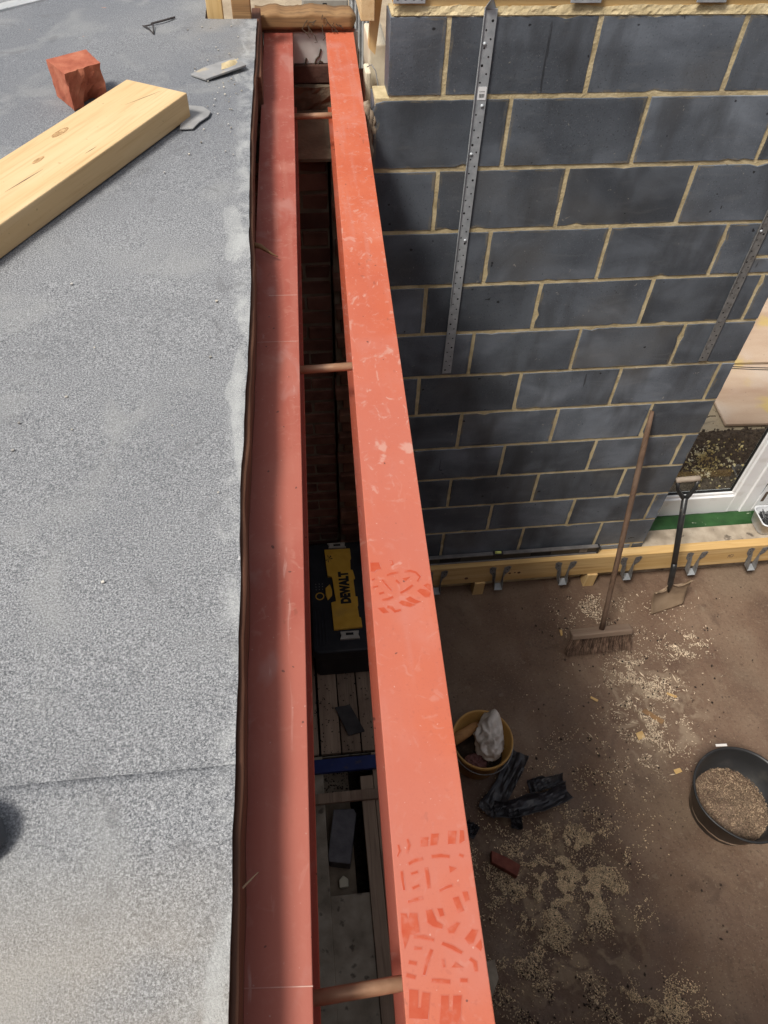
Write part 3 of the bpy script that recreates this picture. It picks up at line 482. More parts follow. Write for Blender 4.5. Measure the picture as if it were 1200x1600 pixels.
M['print_halo'] = mat('half_clean_red_oxide', [(0.36, (0.45, 0.098, 0.055)), (0.52, (0.465, 0.12, 0.075)), (0.64, (0.47, 0.155, 0.115))], scale=60, detail=5, rough=0.6, bump=0.1, bscale=200, bdist=0.001)
def grow(p, d):
    cx, cy = sum(x for x, _ in p) / len(p), sum(y for _, y in p) / len(p); n = len(p); out = []
    for i in range(n):
        a, b, c = Vector(p[i - 1]), Vector(p[i]), Vector(p[(i + 1) % n]); e1, e2 = (b - a), (c - b)
        if e1.length < 1e-6 or e2.length < 1e-6: out.append(p[i]); continue
        e1.normalize(); e2.normalize(); nn = Vector((e1.y + e2.y, -e1.x - e2.x))
        if nn.length < 1e-3: nn = Vector((e1.y, -e1.x))
        q = b + nn.normalized() * d; out.append((q.x, q.y))
    return clip(out)
for P in (P1, P2, P3):
    t_ = flat(P, BT + 0.0004, 'boot_print', M['print'], rb)
    flat([grow(p, 0.0012) for p in P], BT + 0.00015, 'smudged_edge', M['print_halo'], t_)
lm = MB()
for a, b_, wd in (((365, 1545), (489, 1541), .0006), ((402, 535), (466, 533), .0005), ((420, 462), (464, 461), .0006)):
    p, q = at(*a, BT), at(*b_, BT); lm.prism([(p.x, p.y - wd), (q.x, q.y - wd), (q.x, q.y + wd), (p.x, p.y + wd)], BT + .0003, BT + .0005)
lm.build('chalk_line', mat('faint_chalk', [(0.4, (0.46, 0.2, 0.16)), (0.6, (0.56, 0.36, 0.30))], scale=40, rough=0.8, bump=0), lb)
for y, lab in ((2.66, 'copper tube bridging the beams nearest their far end'), (1.348, 'copper tube bridging the beams halfway along'), (0.117, 'copper tube bridging the beams nearest the bottom of the picture')):
    z = BT - 0.127; a = Vector((LBX + LBS * y + 0.056, y - 0.004, z)); b = Vector((RBX + RBS * y + 0.047, y + 0.004, z))
    t = thing('spacer_tube', lab, 'tube', (a.x, a.y, a.z), 'spacer tubes between the beams')
    MB().tube([a, a.lerp(b, .5), b], 0.0098, 16).build('pipe', M['copper'], t, smooth=True)
    for e, sg in ((a, 1), (b, -1)): MB().tube([e + Vector((0.0005 * sg, 0, 0)), e + Vector((0.010 * sg, 0, 0))], 0.0135, 6).build('nut', M['galv_dull'], t)
# ------------------------------------------------------------------ flat roof at the left
fr = thing('flat_roof', 'grey mineral felt flat roof left of the beams, timber on it', 'roof', (-2, 0, RT - 0.09))
EDGE = [(-4.0, -0.128), (-1.0, -0.126), (0.08, -0.1225), (0.26, -0.121), (0.45, -0.119), (0.62, -0.1175), (0.78, -0.1195), (0.95, -0.114), (1.11, -0.109), (1.35, -0.1035), (1.6, -0.1085), (2.02, -0.1075), (2.35, -0.100), (2.636, -0.093), (2.86, -0.088), (3.2, -0.086)]
def edge(y):
    for (a, xa), (b, xb) in zip(EDGE, EDGE[1:]):
        if y <= b:
            t = (y - a) / (b - a); t = t * t * (3 - 2 * t); return xa + (xb - xa) * t + 0.0012 * fbm(y * 14, 1, 2)
    return EDGE[-1][1]
NX0, NY = -0.258, 2.862                                            # notch cut in the far right corner
def roofz(x, y): return 0.004 * fbm(x * 2.2, y * 2.2, 4) + 0.0012 * fbm(x * 11, y * 11, 8)
def sheet(y0, y1, lift, curl):
    def f(u, v):
        y = y0 + (y1 - y0) * v; e = edge(y) if y < NY else NX0 + 0.004 * fbm(y * 20, 0, 3); u2 = 1 - (1 - u) ** 3
        x = gx0 + (e - gx0) * u2; d = e - x
        z = RT + lift + roofz(x, y) + 0.004 * math.exp(-d / 0.02) * fbm(y * 9, 2, 1)
        return (x, y, z)
    return MB().grid(f, 90, max(20, int((y1 - y0) * 70)))
def notchsheet():
    b = sheet(0.335, 3.75, 0.0, 0)
    return b
sheet(-1.2, 0.345, 0.0022, 0).build('felt_sheet', M['felt'], fr, smooth=True, solid=0.004)
notchsheet().build('felt_sheet', M['felt'], fr, smooth=True, solid=0.004)
MB().grid(lambda u, v: (NX0 + 0.01 + u * (edge(2.86) - NX0 - 0.01) , 2.852 + v * (0.012 + 0.010 * fbm(u * 6, 2, 2)), RT + 0.002 - 0.006 * v), 16, 3).build('torn_flap', M['felt'], fr, solid=0.004)
dk = MB(); dk.box(gx0, -0.16, -4.0, 2.85, RT - 0.088, RT - 0.009); dk.box(gx0, NX0 - 0.01, 2.85, 3.76, RT - 0.088, RT - 0.009)
dk.build('roof_deck', M['oldwood_y'], fr)
def fas(u, v):
    y = -1.2 + u * (2.90 + 1.2); e = edge(y); return (e - 0.001 + 0.0022 * fbm(y * 7, v * 2, 6) + (0.003 if v < .5 else 0), y, RT - 0.0075 - 0.077 * v)
MB().grid(fas, 260, 6).build('fascia_board', M['oldwood_y'], fr, solid=0.012, smooth=True)
# lap joint, corner post and splinters of the roof edge
tag(MB().box(-0.168, -0.106, 2.876, 2.93, 2.60, 3.02).build('corner_post', M['oldwood_x'], bevel=0.003), 'brown timber post at the far right corner of the felt roof', 'post')
tag(MB().box(-0.252, -0.20, 2.895, 2.93, 2.72, 2.99).build('notch_timber', M['pine_z'], bevel=0.002), 'yellow timber showing inside the notch of the felt roof', 'timber')
tag(MB().box(-0.256, -0.17, 2.955, 2.985, 2.70, 2.80).build('notch_board', M['oldwood_x'], bevel=0.002), 'brown board low inside the notch of the felt roof', 'board')
tag(MB().box(-0.108, -0.078, 2.45, 3.03, 2.700, 2.838).build('edge_timber', M['oldwood_y'], bevel=0.003), 'dark brown timber beside the left beam near its far end', 'timber')
sp = MB().tube([(-0.1225, 0.21, BT + 0.05), (-0.112, 0.222, BT + 0.042), (-0.099, 0.235, BT + 0.035)], [0.0012, 0.0014, 0.0005], 6)
tag(sp.build('straw', M['dryroot']), 'pale straw poking out from the roof edge over the left beam', 'straw')
rt_ = MB(); rt_.tube([(-0.118, 1.62, 2.79), (-0.09, 1.615, 2.785), (-0.066, 1.60, 2.775), (-0.05, 1.592, 2.77)], [0.008, 0.006, 0.003, 0.001], 8)
tag(rt_.build('splinter', M['oldwood_x'], smooth=True), 'frayed wood splinter sticking out of the roof edge onto the left beam', 'splinter')
# metal trim in the far left corner of the roof
ft = thing('metal_trim', 'pale metal trim crossing the top left corner of the felt roof', 'trim', (-0.85, 2.98, RT))
p, q = Vector((-1.75, 2.255, RT + 0.004)), Vector((-0.60, 3.19, RT + 0.004)); d_ = (q - p).normalized(); n_ = Vector((-d_.y, d_.x, 0))
MB().obox((p + q) / 2 + n_ * 0.03, d_, n_, Vector((0, 0, 1)), 0.75, 0.028, 0.006).build('flat', M['flash'], ft, bevel=0.002)
MB().obox((p + q) / 2 + n_ * 0.068 + Vector((0, 0, 0.012)), d_, n_, Vector((0, 0, 1)), 0.75, 0.010, 0.018).build('upstand', M['flash'], ft, bevel=0.004)
# timber, brick, slates and a strip on the roof
A, Bv = Vector((-0.265, 2.126, 0)), Vector((-0.428, 2.219, 0)); dl = Vector((-0.348, -0.629, 0)).normalized(); dw = Vector((dl.y, -dl.x, 0)); dw = dw if dw.dot(Bv - A) > 0 else -dw
th = 0.062; wdt = (Bv - A).length; ln = 2.4
tj = thing('loose_joist', 'thick yellow sawn timber lying askew on the felt roof', 'timber', (A.x, A.y, RT))
jm = MB(); UZ = Vector((0, 0, 1)); c0 = A + dl * ln / 2 + dw * wdt / 2 + UZ * (RT + 0.006 + th / 2)
lj = MB().box(-wdt / 2, wdt / 2, -ln / 2, ln / 2, -th / 2, th / 2)
o = lj.build('timber_body', M['pine_y'], None, bevel=0.003); o.parent = tj; o.matrix_parent_inverse = Matrix.Translation(-tj.location)
o.matrix_world = Matrix(((dw.x, -dl.x, 0, c0.x), (dw.y, -dl.y, 0, c0.y), (0, 0, 1, c0.z), (0, 0, 0, 1)))
o.matrix_basis = tj.matrix_world.inverted() @ o.matrix_world if False else Matrix(((dw.x, -dl.x, 0, c0.x), (dw.y, -dl.y, 0, c0.y), (0, 0, 1, c0.z), (0, 0, 0, 1)))
kn = MB()
for (pa, pb, wd) in (((8, 300), (68, 264), .0012), ((133, 240), (151, 229), .0008), ((195, 164), (252, 142), .0007), ((300, 150), (301, 150), .0001)):
    a, b_ = at(*pa, RT + .006 + th), at(*pb, RT + .006 + th); t = (b_ - a).normalized(); n = Vector((-t.y, t.x, 0)) * wd
    kn.prism([tuple((a)[:2]), tuple((a.lerp(b_, .5) - n)[:2]), tuple(b_[:2]), tuple((a.lerp(b_, .5) + n)[:2])], RT + .006 + th + .0002, RT + .006 + th + .0004)
kt = MB()
for (kx, ky, ra, rb_) in ((60, 250, .020, .007), (94, 207, .03, .010)):
    c_ = at(kx, ky, RT + .006 + th); kt.prism([(c_.x + dl.x * ra * math.cos(a) + dw.x * rb_ * math.sin(a), c_.y + dl.y * ra * math.cos(a) + dw.y * rb_ * math.sin(a)) for a in [k * math.pi / 10 for k in range(20)]][::-1], RT + .006 + th + .00015, RT + .006 + th + .0002)
M['knot'] = mat('pine_knot', [(0.3, (0.46, 0.27, 0.12)), (0.7, (0.58, 0.38, 0.19))], scale=60, rough=0.7, bump=0); worn(M['knot'], 60, 0.35, 0.65, 0.05)
stuff(kt.build('knots', M['knot'], tj))
stuff(kn.build('surface_checks', M['pencil'], tj))
hbk = MB(); nseg = 12
q4 = [Vector((-0.640, 2.276, 0)), Vector((-0.577, 2.179, 0)), Vector((-0.497, 2.251, 0)), Vector((-0.546, 2.344, 0))]
def hb(u, v, w_): return (q4[0].lerp(q4[1], u)).lerp(q4[3].lerp(q4[2], u), v)
def brick_f():
    b = MB(); n = 10; H = 0.092
    def top(u, v):
        p = hb(u, v, 0); return p
    lo, hi = [], []
    ring = [(i / n, 0) for i in range(n)] + [(1, i / n) for i in range(n)] + [(1 - i / n, 1) for i in range(n)] + [(0, 1 - i / n) for i in range(n)]
    cols = []
    for (u, v) in ring:
        col = []
        for k in range(7):
            z = k / 6; p = hb(u, v, 0); sink = 0
            if u == 1 and 0 < v < 1:                          # broken face, hollowed low down (frog)
                arch = max(0, 1 - ((v - 0.58) / 0.3) ** 2) * max(0, 1 - z / 0.6)
                sink = 0.032 * arch + 0.008 * abs(fbm(v * 6, z * 6, 2)) + 0.006 * (1 - z)
            dirn = (hb(0, v, 0) - hb(1, v, 0)).normalized(); p = p + dirn * sink
            jit = 0.0011 if u != 1 else 0.003
            col.append((p.x + rnd.uniform(-jit, jit), p.y + rnd.uniform(-jit, jit), RT + 0.004 + z * H + (rnd.uniform(-jit, jit) if 0 < k < 6 else 0)))
        cols.append(col)
    m_ = len(cols); vs = [c for col in cols for c in col]; fs = [(i * 7 + k, ((i + 1) % m_) * 7 + k, ((i + 1) % m_) * 7 + k + 1, i * 7 + k + 1) for i in range(m_) for k in range(6)]
    fs += [tuple(i * 7 + 6 for i in range(m_)), tuple(i * 7 for i in range(m_ - 1, -1, -1))]
    return b.add(vs, fs)
tag(brick_f().build('half_brick', M['newbrick']), 'broken half of a red brick on the felt roof', 'brick')
def shard(pts, z, th_, name, m, lab, cat='slate', tilt=0.0):
    P = [at(x, y, z) for x, y in pts]; c = sum(P, Vector()) / len(P); b = MB(); n = len(P)
    vs = [(p.x, p.y, z + 0.001 + tilt * (p.x - c.x)) for p in P] + [(p.x, p.y, z + th_ + tilt * (p.x - c.x)) for p in P]
    ar = sum(P[i].x * P[(i + 1) % n].y - P[(i + 1) % n].x * P[i].y for i in range(n)); idx = list(range(n)) if ar > 0 else list(range(n))[::-1]
    b.add(vs, [tuple(idx[::-1]), tuple(i + n for i in idx)] + [(idx[i], idx[(i + 1) % n], idx[(i + 1) % n] + n, idx[i] + n) for i in range(n)])
    return tag(b.build(name, m, bevel=0.001, seg=1), lab, cat)
shard([(298, 117), (322, 126), (352, 117), (385, 107), (378, 101), (366, 95), (345, 100), (322, 106)], RT + 0.006, 0.007, 'slate_piece', M['slate'], 'grey slate piece with a dab of mortar on the felt roof', tilt=0.05)
shard([(281, 204), (286, 172), (297, 167), (318, 169), (330, 177), (326, 184), (312, 193), (302, 203)], RT + 0.004, 0.005, 'slate_piece', M['slate'], 'pale grey slate scrap tucked under the end of the yellow timber')
tag(MB().grid(lambda u, v: tuple(at(346 + 26 * u, 104 - 8 * u + 10 * (v - .5), RT + 0.014) + Vector((0, 0, 0.008 * math.sin(math.pi * u) * math.sin(math.pi * v) + 0.002 * fbm(u * 5, v * 5, 3)))), 8, 6).build('mortar_dab', M['mortar'], smooth=True), 'dab of sandy mortar on the grey slate piece', 'mortar')
stp = MB().tube([at(236, 37, RT + 0.008), at(255, 32, RT + 0.010), at(273, 27, RT + 0.007)], 0.0035, 6)
stp.tube([at(223, 40, RT + 0.006), at(232, 44, RT + 0.012), at(240, 53, RT + 0.006), at(239, 38, RT + 0.012), at(225, 41, RT + 0.008)], 0.0022, 6)
tag(stp.build('bent_strip', M['darkslate']), 'thin bent dark strip lying on the felt roof near the top', 'strip')
gr = MB()
for k in range(95):
    if k < 75: p = at(rnd.gauss(350, 26), rnd.gauss(150, 60), RT + 0.004)
    else: p = Vector((rnd.uniform(-0.5, -0.15), rnd.uniform(0.4, 2.6), RT + 0.004))
    if p.x > -0.125 or p.y > 2.8: continue
    r = rnd.uniform(0.0008, 0.0024); gr.obox(p + Vector((0, 0, r * 0.5)), Vector((1, .3, .1)).normalized(), Vector((-.3, 1, .2)).normalized(), Vector((0, -.2, 1)), r, r * .8, r * .6)
stuff(gr.build('roof_grit', mat('pale_grit', [(0.3, G(0.3)), (0.7, (0.5, 0.45, 0.36))], rough=0.95, bump=0, island=0.5)), 'pale grit and mortar crumbs scattered on the felt roof', 'grit')
# boot toe at the left margin
bt = thing('boot', 'dark grey boot toe at the left edge standing on the felt roof', 'boot', (-0.5, 0.28, RT))
def bootf(u, v):
    a = 2 * math.pi * v; x = -0.666 + u * 0.287; L_ = 1 - u
    wv = 0.053 * (1 - max(0, (u - 0.62) / 0.38) ** 2.6) ** 0.5 * (0.85 + 0.15 * math.sin(u * 3)); hh = 0.105 - 0.055 * min(1, max(0, (u - 0.30) / 0.35)); hh *= (1 - max(0, (u - 0.75) / 0.25) ** 2.2) ** 0.5 if u < 1 else 0
    q_ = max(-0.12, math.sin(a)); return (x + 0.006 * u, 0.282 + wv * math.cos(a) * (1.0 if q_ > 0 else 0.93), RT + 0.018 + hh * q_)
MB().grid(bootf, 30, 28).build('upper', M['bootrubber'], bt, smooth=True)
MB().prism([(-0.672 + 0.282 * (0.5 - 0.5 * math.cos(math.pi * k / 24)), 0.282 - 0.042 * (max(0.0, 1 - max(0, ((0.5 - 0.5 * math.cos(math.pi * k / 24)) - 0.62) / 0.38) ** 2.6)) ** 0.5) for k in range(25)] + [(-0.672 + 0.282 * (0.5 + 0.5 * math.cos(math.pi * k / 24)), 0.282 + 0.042 * (max(0.0, 1 - max(0, ((0.5 + 0.5 * math.cos(math.pi * k / 24)) - 0.62) / 0.38) ** 2.6)) ** 0.5) for k in range(1, 24)], RT + 0.004, RT + 0.02).build('sole', M['blackplastic'], bt, bevel=0.003)
MB().lathe([(0.05, 0.02), (0.05, 0.16), (0.054, 0.22), (0.05, 0.22), (0.046, 0.16)], 20, (-0.60, 0.282, RT)).build('ankle', M['bootrubber'], bt, smooth=True)
# ------------------------------------------------------------------ ledger with hangers, packers, level
LX0, LX1, LY0, LZ0, LZ1 = 0.42, 3.4, WY - 0.060, 0.118, 0.285
lg = thing('ledger_board', 'yellow timber ledger along the foot of the block wall', 'timber', (1.8, WY, LZ0))
MB().box(LX0, LX1, LY0, WY - 0.004, LZ0, LZ1).build('plank', M['pine_x'], lg, bevel=0.003)
pm = MB()
for pts in ([(0, .018), (.008, .03), (.004, 0)], [(.016, .03), (.014, .004), (.03, .002)], [(.016, .028), (.034, .024), (.03, .004)]):
    pm.tube([(2.435 + x, LY0 - 0.0006, 0.185 + z) for x, z in pts], 0.0014, 5)
pm.build('pencil_mark', M['pencil'], lg)
km = MB()
for x, z, r in ((0.845, .17, .011), (1.10, .19, .008), (1.13, .193, .006), (1.155, .19, .010)): km.tube([(x, LY0 + .001, z), (x, LY0 - .0006, z)], r, 12)
stuff(km.build('knots', M['oldwood_y'], lg))
HL = ['joist hanger nearest the red beam on the timber ledger', 'second joist hanger from the red beam on the ledger', 'third joist hanger from the red beam, left of the broom handle', 'joist hanger between the broom handle and the shovel', 'joist hanger just right of the shovel shaft', 'joist hanger at the right edge of the picture']
for k, (hx, lab) in enumerate(zip((0.665, 1.035, 1.425, 1.82, 2.225, 2.605), HL)):
    t = thing('joist_hanger', lab, 'hanger', (hx, LY0, 0.08), 'joist hangers on the ledger')
    y = LY0 - 0.0015; hw = 0.024; b = MB()
    for sg in (-1, 1):                                        # flared fixing wing
        wv = [(hx + sg * hw, 0.115), (hx + sg * (hw + 0.006), 0.125), (hx + sg * (hw + 0.014), 0.185), (hx + sg * (hw + 0.034), 0.215), (hx + sg * (hw + 0.040), 0.262), (hx + sg * (hw + 0.026), 0.272), (hx + sg * hw, 0.262)]
        n = len(wv); wb_ = MB().add([(x, y, z) for x, z in wv] + [(x, y - 0.0018, z) for x, z in wv], [tuple(range(n)), tuple(range(2 * n - 1, n - 1, -1))] + [(i, n + i, n + (i + 1) % n, (i + 1) % n) for i in range(n)])
        wb_.build('wing', M['galv_dull'], t)
        MB().add([(hx + sg * hw, y, 0.098), (hx + sg * hw, y, 0.23), (hx + sg * hw, y - 0.014, 0.20), (hx + sg * hw, y - 0.045, 0.115), (hx + sg * hw, y - 0.045, 0.098)], [(0, 1, 2, 3, 4)]).build('cheek', M['galv_dull'], t, solid=0.0018)
    MB().box(hx - hw, hx + hw, y - 0.048, y, 0.0965, 0.0985).build('seat', M['galv'], t)
    hb_ = MB()
    for sg in (-1, 1):
        for zz, dx in ((0.254, .030), (0.236, .020), (0.205, .010)): hb_.tube([(hx + sg * (hw + dx), y - .0018, zz), (hx + sg * (hw + dx), y - .0024, zz)], 0.003, 8)
    stuff(hb_.build('nail_holes', M['hole'], t))
for x, lab in ((0.93, 'wood packer under the ledger nearer the red beam'), (1.615, 'wood packer under the ledger beside the broom handle')):
    tag(MB().add([(x - .032, LY0 - .012, 0), (x + .032, LY0 - .012, 0), (x + .032, LY0 + .05, 0), (x - .032, LY0 + .05, 0), (x - .028, LY0 - .010, LZ0 - .001), (x + .034, LY0 - .010, LZ0 - .001), (x + .034, LY0 + .05, LZ0 - .001), (x - .028, LY0 + .05, LZ0 - .001)],
        [(3, 2, 1, 0), (4, 5, 6, 7), (0, 1, 5, 4), (1, 2, 6, 5), (2, 3, 7, 6), (3, 0, 4, 7)]).build('wood_packer', M['pine_z'], bevel=0.002), lab, 'packer', 'packers under the ledger')
lv = thing('spirit_level', 'long spirit level standing on the ledger against the block wall', 'spirit level', (1.0, WY - .03, LZ1))
ly0, ly1 = WY - 0.031, WY - 0.008
MB().box(0.42, 1.605, ly0 + .007, ly1 - .007, LZ1 + .008, LZ1 + .056).build('web', M['blackplastic'], lv)
MB().box(0.42, 1.605, ly0, ly1, LZ1 + .0005, LZ1 + .0075).build('lower_rail', M['levelgrey'], lv, bevel=.001)
MB().box(0.42, 1.605, ly0, ly1, LZ1 + .0565, LZ1 + .064).build('upper_rail', M['levelgrey'], lv, bevel=.001)
MB().box(1.6055, 1.616, ly0 - .001, ly1 + .001, LZ1 + .0005, LZ1 + .066).build('end_cap', M['blackplastic'], lv, bevel=.002)
vx = MB().box(0.985, 1.045, ly0 - .001, ly1 + .001, LZ1 + .030, LZ1 + .067).build('vial_housing', M['blackplastic'], lv, bevel=.003)
MB().tube([(0.998, (ly0 + ly1) / 2, LZ1 + .0675), (1.032, (ly0 + ly1) / 2, LZ1 + .0675)], .008, 12).build('vial', M['vial'], lv, smooth=True)
for x in (0.74, 1.27): MB().box(x - .06, x + .06, ly0 + .0055, ly0 + .0068, LZ1 + .016, LZ1 + .048).build('hand_hole', M['hole'], lv)
MB().box(1.50, 1.545, ly0 + .005, ly0 + .0068, LZ1 + .016, LZ1 + .046).build('end_vial', M['levelgrey'], lv)
# ------------------------------------------------------------------ door opening at the right
struct(MB().box(XR + 0.004, 4.2, WY - 0.002, 2.497, -0.1, 0.279).build('threshold', M['concrete'], bevel=0.003))
struct(MB().box(XR + 0.004, 4.2, 2.4975, 2.719, -0.1, 0.268).build('sill_base', M['concrete']))
gs = MB().grid(lambda u, v: (XR + 0.01 + u * 1.8, 2.49 + v * 0.105, 0.2835 + 0.004 * fbm(u * 30, v * 4, 1) - (0.012 * (1 - v * 5) if v < .2 else 0)), 80, 8)
tag(gs.build('membrane', M['green'], smooth=True, solid=0.001), 'green plastic membrane strip along the foot of the white door', 'membrane')
dr = thing('glazed_door', 'white plastic glazed door right of the block wall', 'door', (2.2, 2.63, 0.28))
gx_r = 2.502; dy0, dy1 = 2.60, 2.66
def bevelled_rail(name, x0, x1, z0, z1, yy0=dy0, yy1=dy1, m='white_pvc', bev=0.004): return MB().box(x0, x1, yy0, yy1, z0, z1).build(name, M[m], dr, bevel=bev)
bevelled_rail('bottom_rail', 1.70, gx_r - 0.001, 0.272, 0.425)
bevelled_rail('bottom_bead', 1.70, gx_r - 0.003, 0.426, 0.448, dy0 + .012, dy1 - .012, bev=.006)
bevelled_rail('side_stile', gx_r, gx_r + 0.075, 0.272, 2.32)
bevelled_rail('side_bead', gx_r - 0.021, gx_r - 0.001, 0.449, 2.25, dy0 + .012, dy1 - .012, bev=.006)
bevelled_rail('meeting_stile', gx_r + 0.077, gx_r + 0.150, 0.272, 2.32, dy0 - .012, dy1)
bevelled_rail('top_rail', 1.70, gx_r + 1.0, 2.322, 2.40)
MB().box(1.72, gx_r - 0.0215, dy0 + .022, dy1 - .022, 0.4485, 0.4535).build('gasket', M['gasket'], dr)
MB().box(gx_r - 0.0265, gx_r - 0.0215, dy0 + .022, dy1 - .022, 0.4535, 2.24).build('gasket', M['gasket'], dr)
MB().box(1.72, gx_r - 0.0265, dy0 + .029, dy0 + .033, 0.4535, 2.32).build('glass_pane', M['glass'], dr)
bevelled_rail('bottom_rail', gx_r + 0.151, 3.6, 0.272, 0.425, dy0 - .012, dy1)
MB().box(gx_r + 0.151, 3.6, dy0 + .02, dy0 + .024, 0.426, 2.32).build('glass_pane', M['glass'], dr)
MB().box(gx_r + 0.152, gx_r + 0.62, dy0 - .0165, dy0 - .014, 0.30, 1.25).build('paper_sheet', M['sticker'], dr)
ib = MB()
for k, (x, z, ww, hh) in enumerate(((.17, .50, .02, .09), (.21, .52, .03, .11), (.26, .48, .02, .05), (.18, .66, .03, .02), (.24, .68, .05, .03), (.17, .74, .02, .12), (.22, .76, .04, .02), (.28, .60, .06, .015), (.19, .92, .05, .04), (.20, .44, .01, .02), (.23, .45, .02, .015), (.30, .72, .04, .06), (.28, .86, .03, .09), (.17, 1.0, .04, .05), (.25, 1.04, .06, .02))):
    ib.box(gx_r + x, gx_r + x + ww, dy0 - .0172, dy0 - .0167, z - 0.12, z - 0.12 + hh)
ib.build('print_marks', M['pencil'], dr)
tb = thing('plastic_tub', 'cloudy white plastic tub of screws on the ledger at right edge', 'tub', (2.75, 2.46, 0.286))
def tubring(s, z, r=0.03):
    out = []; x0, x1, y0, y1 = 2.605 + s, 2.93 - s, 2.385 + s, 2.545 - s
    for cx, cy, a0 in ((x1 - r, y1 - r, 0), (x0 + r, y1 - r, 90), (x0 + r, y0 + r, 180), (x1 - r, y0 + r, 270)):
        for k in range(6): a = math.radians(a0 + k * 18); out.append((cx + r * math.cos(a), cy + r * math.sin(a), z))
    return out
def rings(rs, cap=False):
    b = MB(); n = len(rs[0]); b.v = [p for r in rs for p in r]
    b.f = [(i * n + k, i * n + (k + 1) % n, (i + 1) * n + (k + 1) % n, (i + 1) * n + k) for i in range(len(rs) - 1) for k in range(n)]
    if cap: b.f.append(tuple((len(rs) - 1) * n + k for k in range(n)))
    return b
rings([tubring(.02, .287), tubring(.014, .30), tubring(.004, .385), tubring(0, .386), tubring(0, .392), tubring(.006, .393), tubring(.010, .385), tubring(.018, .305)], True).build('tub_body', M['tubwhite'], tb, smooth=True)
sc = MB()
for k in range(420):
    x, y, z = rnd.uniform(2.635, 2.90), rnd.uniform(2.41, 2.52), rnd.uniform(0.335, 0.366); d = Vector((rnd.gauss(0, 1), rnd.gauss(0, 1), rnd.gauss(0, .35))).normalized() * .018
    p = Vector((x, y, z)); sc.tube([p - d, p + d], [.0028, .0012], 5)
sc.box(2.63, 2.905, 2.405, 2.525, .306, .338); stuff(sc.build('screws', M['screw'], tb))
# ------------------------------------------------------------------ garden seen through the door
def board(x0, x1, y0, y1, z, lab, rz):
    b = MB(); cx, cy = (x0 + x1) / 2, (y0 + y1) / 2; c, s = math.cos(rz), math.sin(rz)
    P = [(x0, y0), (x1, y0), (x1, y1), (x0, y1)]; b.prism([(cx + (x - cx) * c - (y - cy) * s, cy + (x - cx) * s + (y - cy) * c) for x, y in P], z, z + 0.02)
    return tag(b.build('plywood_sheet', M['ply'], bevel=0.002), lab, 'plywood', 'plywood sheets on the garden ground')
board(2.90, 4.2, 3.395, 4.02, 0.165, 'nearer pinkish plywood sheet lying outside the glazed door', -0.05)
board(2.95, 4.6, 4.06, 5.30, 0.15, 'farther pinkish plywood sheet beyond the black cable outside', -0.03)
hs_ = MB(); 
for o_ in (0, .022): hs_.tube([(2.8 + .13 * k, 4.035 + o_ - 0.035 * k * .4 + .006 * math.sin(k), 0.182) for k in range(12)], 0.006, 8)
tag(hs_.build('black_cable', M['blackplastic'], smooth=True), 'black twin cable lying between the two plywood sheets outside', 'cable')
def soilz(x, y): return 0.14 + 0.075 * max(0, 1 - ((x - 2.75) / 0.75) ** 2) * max(0, 1 - ((y - 3.08) / 0.36) ** 2) + 0.012 * fbm(x * 7, y * 7, 2) * (1 if abs(y - 3.08) < .36 else 0)
struct(MB().grid(lambda u, v: (2.0 + 1.5 * u, 2.725 + 0.66 * v, soilz(2.0 + 1.5 * u, 2.725 + .66 * v) + 0.004), 60, 40).build('soil_bank', M['soil'], smooth=True))
def scatter(n, fn, smin, smax, flat=.6, el=1.0):
    b = MB()
    for k in range(n):
        p, g = fn()
        if p is None: continue
        r = rnd.uniform(smin, smax) * g; a = Vector((rnd.gauss(0, 1), rnd.gauss(0, 1), rnd.gauss(0, .4))).normalized(); c = a.orthogonal().normalized(); d = a.cross(c)
        e = r * el * rnd.uniform(.6, 1.4)
        vs = [p + a * e, p - a * e, p + c * r, p - c * r * .8, p + d * r * flat, p - d * r * flat]
        b.add(vs, [(0, 2, 4), (2, 1, 4), (1, 3, 4), (3, 0, 4), (2, 0, 5), (1, 2, 5), (3, 1, 5), (0, 3, 5)])
    return b
def soilpt():
    x, y = rnd.uniform(2.15, 3.4), rnd.gauss(3.08, .17)
    if y < 2.74 or y > 3.4: return None, 0
    return Vector((x, y, soilz(x, y) + .008)), 1
stuff(scatter(2600, soilpt, .004, .022).build('soil_clods', M['clods']), 'dark soil clods in the bed outside the glazed door', 'soil')
def leafpt():
    q = at(rnd.gauss(1096, 13), rnd.gauss(722, 14), 0.22)
    if rnd.random() < .3: q = at(rnd.uniform(1080, 1165), rnd.uniform(690, 765), 0.18)
    if q.y < 2.73 or q.y > 3.5: return None, 0
    return Vector((q.x, q.y, soilz(q.x, q.y) + .016)), 1
stuff(scatter(380, leafpt, .003, .013, flat=.15).build('fallen_leaves', M['leaf']), 'pale yellow leaves and woodchip on the dark soil outside', 'leaves')
def grpt():
    x, y = rnd.uniform(2.0, 3.6), rnd.uniform(3.3, 5.2); return Vector((x, y, .142)), 1
stuff(scatter(500, grpt, .003, .012).build('garden_gravel', M['clods']), 'small stones on the bare ground beyond the soil bed', 'stones')
tw_ = MB()
for a, b_ in (((1098, 655), (1118, 650)), ((1094, 676), (1105, 681)), ((1120, 715), (1128, 706)), ((1150, 735), (1147, 722)), ((1078, 705), (1082, 696))):
    p, q = at(*a, .21), at(*b_, .21); tw_.tube([p, p.lerp(q, .5) + Vector((0, 0, .015)), q], .004, 6)
stuff(tw_.build('twigs', M['twine']), 'short dark twigs lying on the soil outside', 'twigs')
wp = thing('weed_plant', 'small green weed at the foot of the soil bank outside', 'weed', tuple(at(1100, 755, .17)))
c = at(1100, 755, .17)
lf = MB()
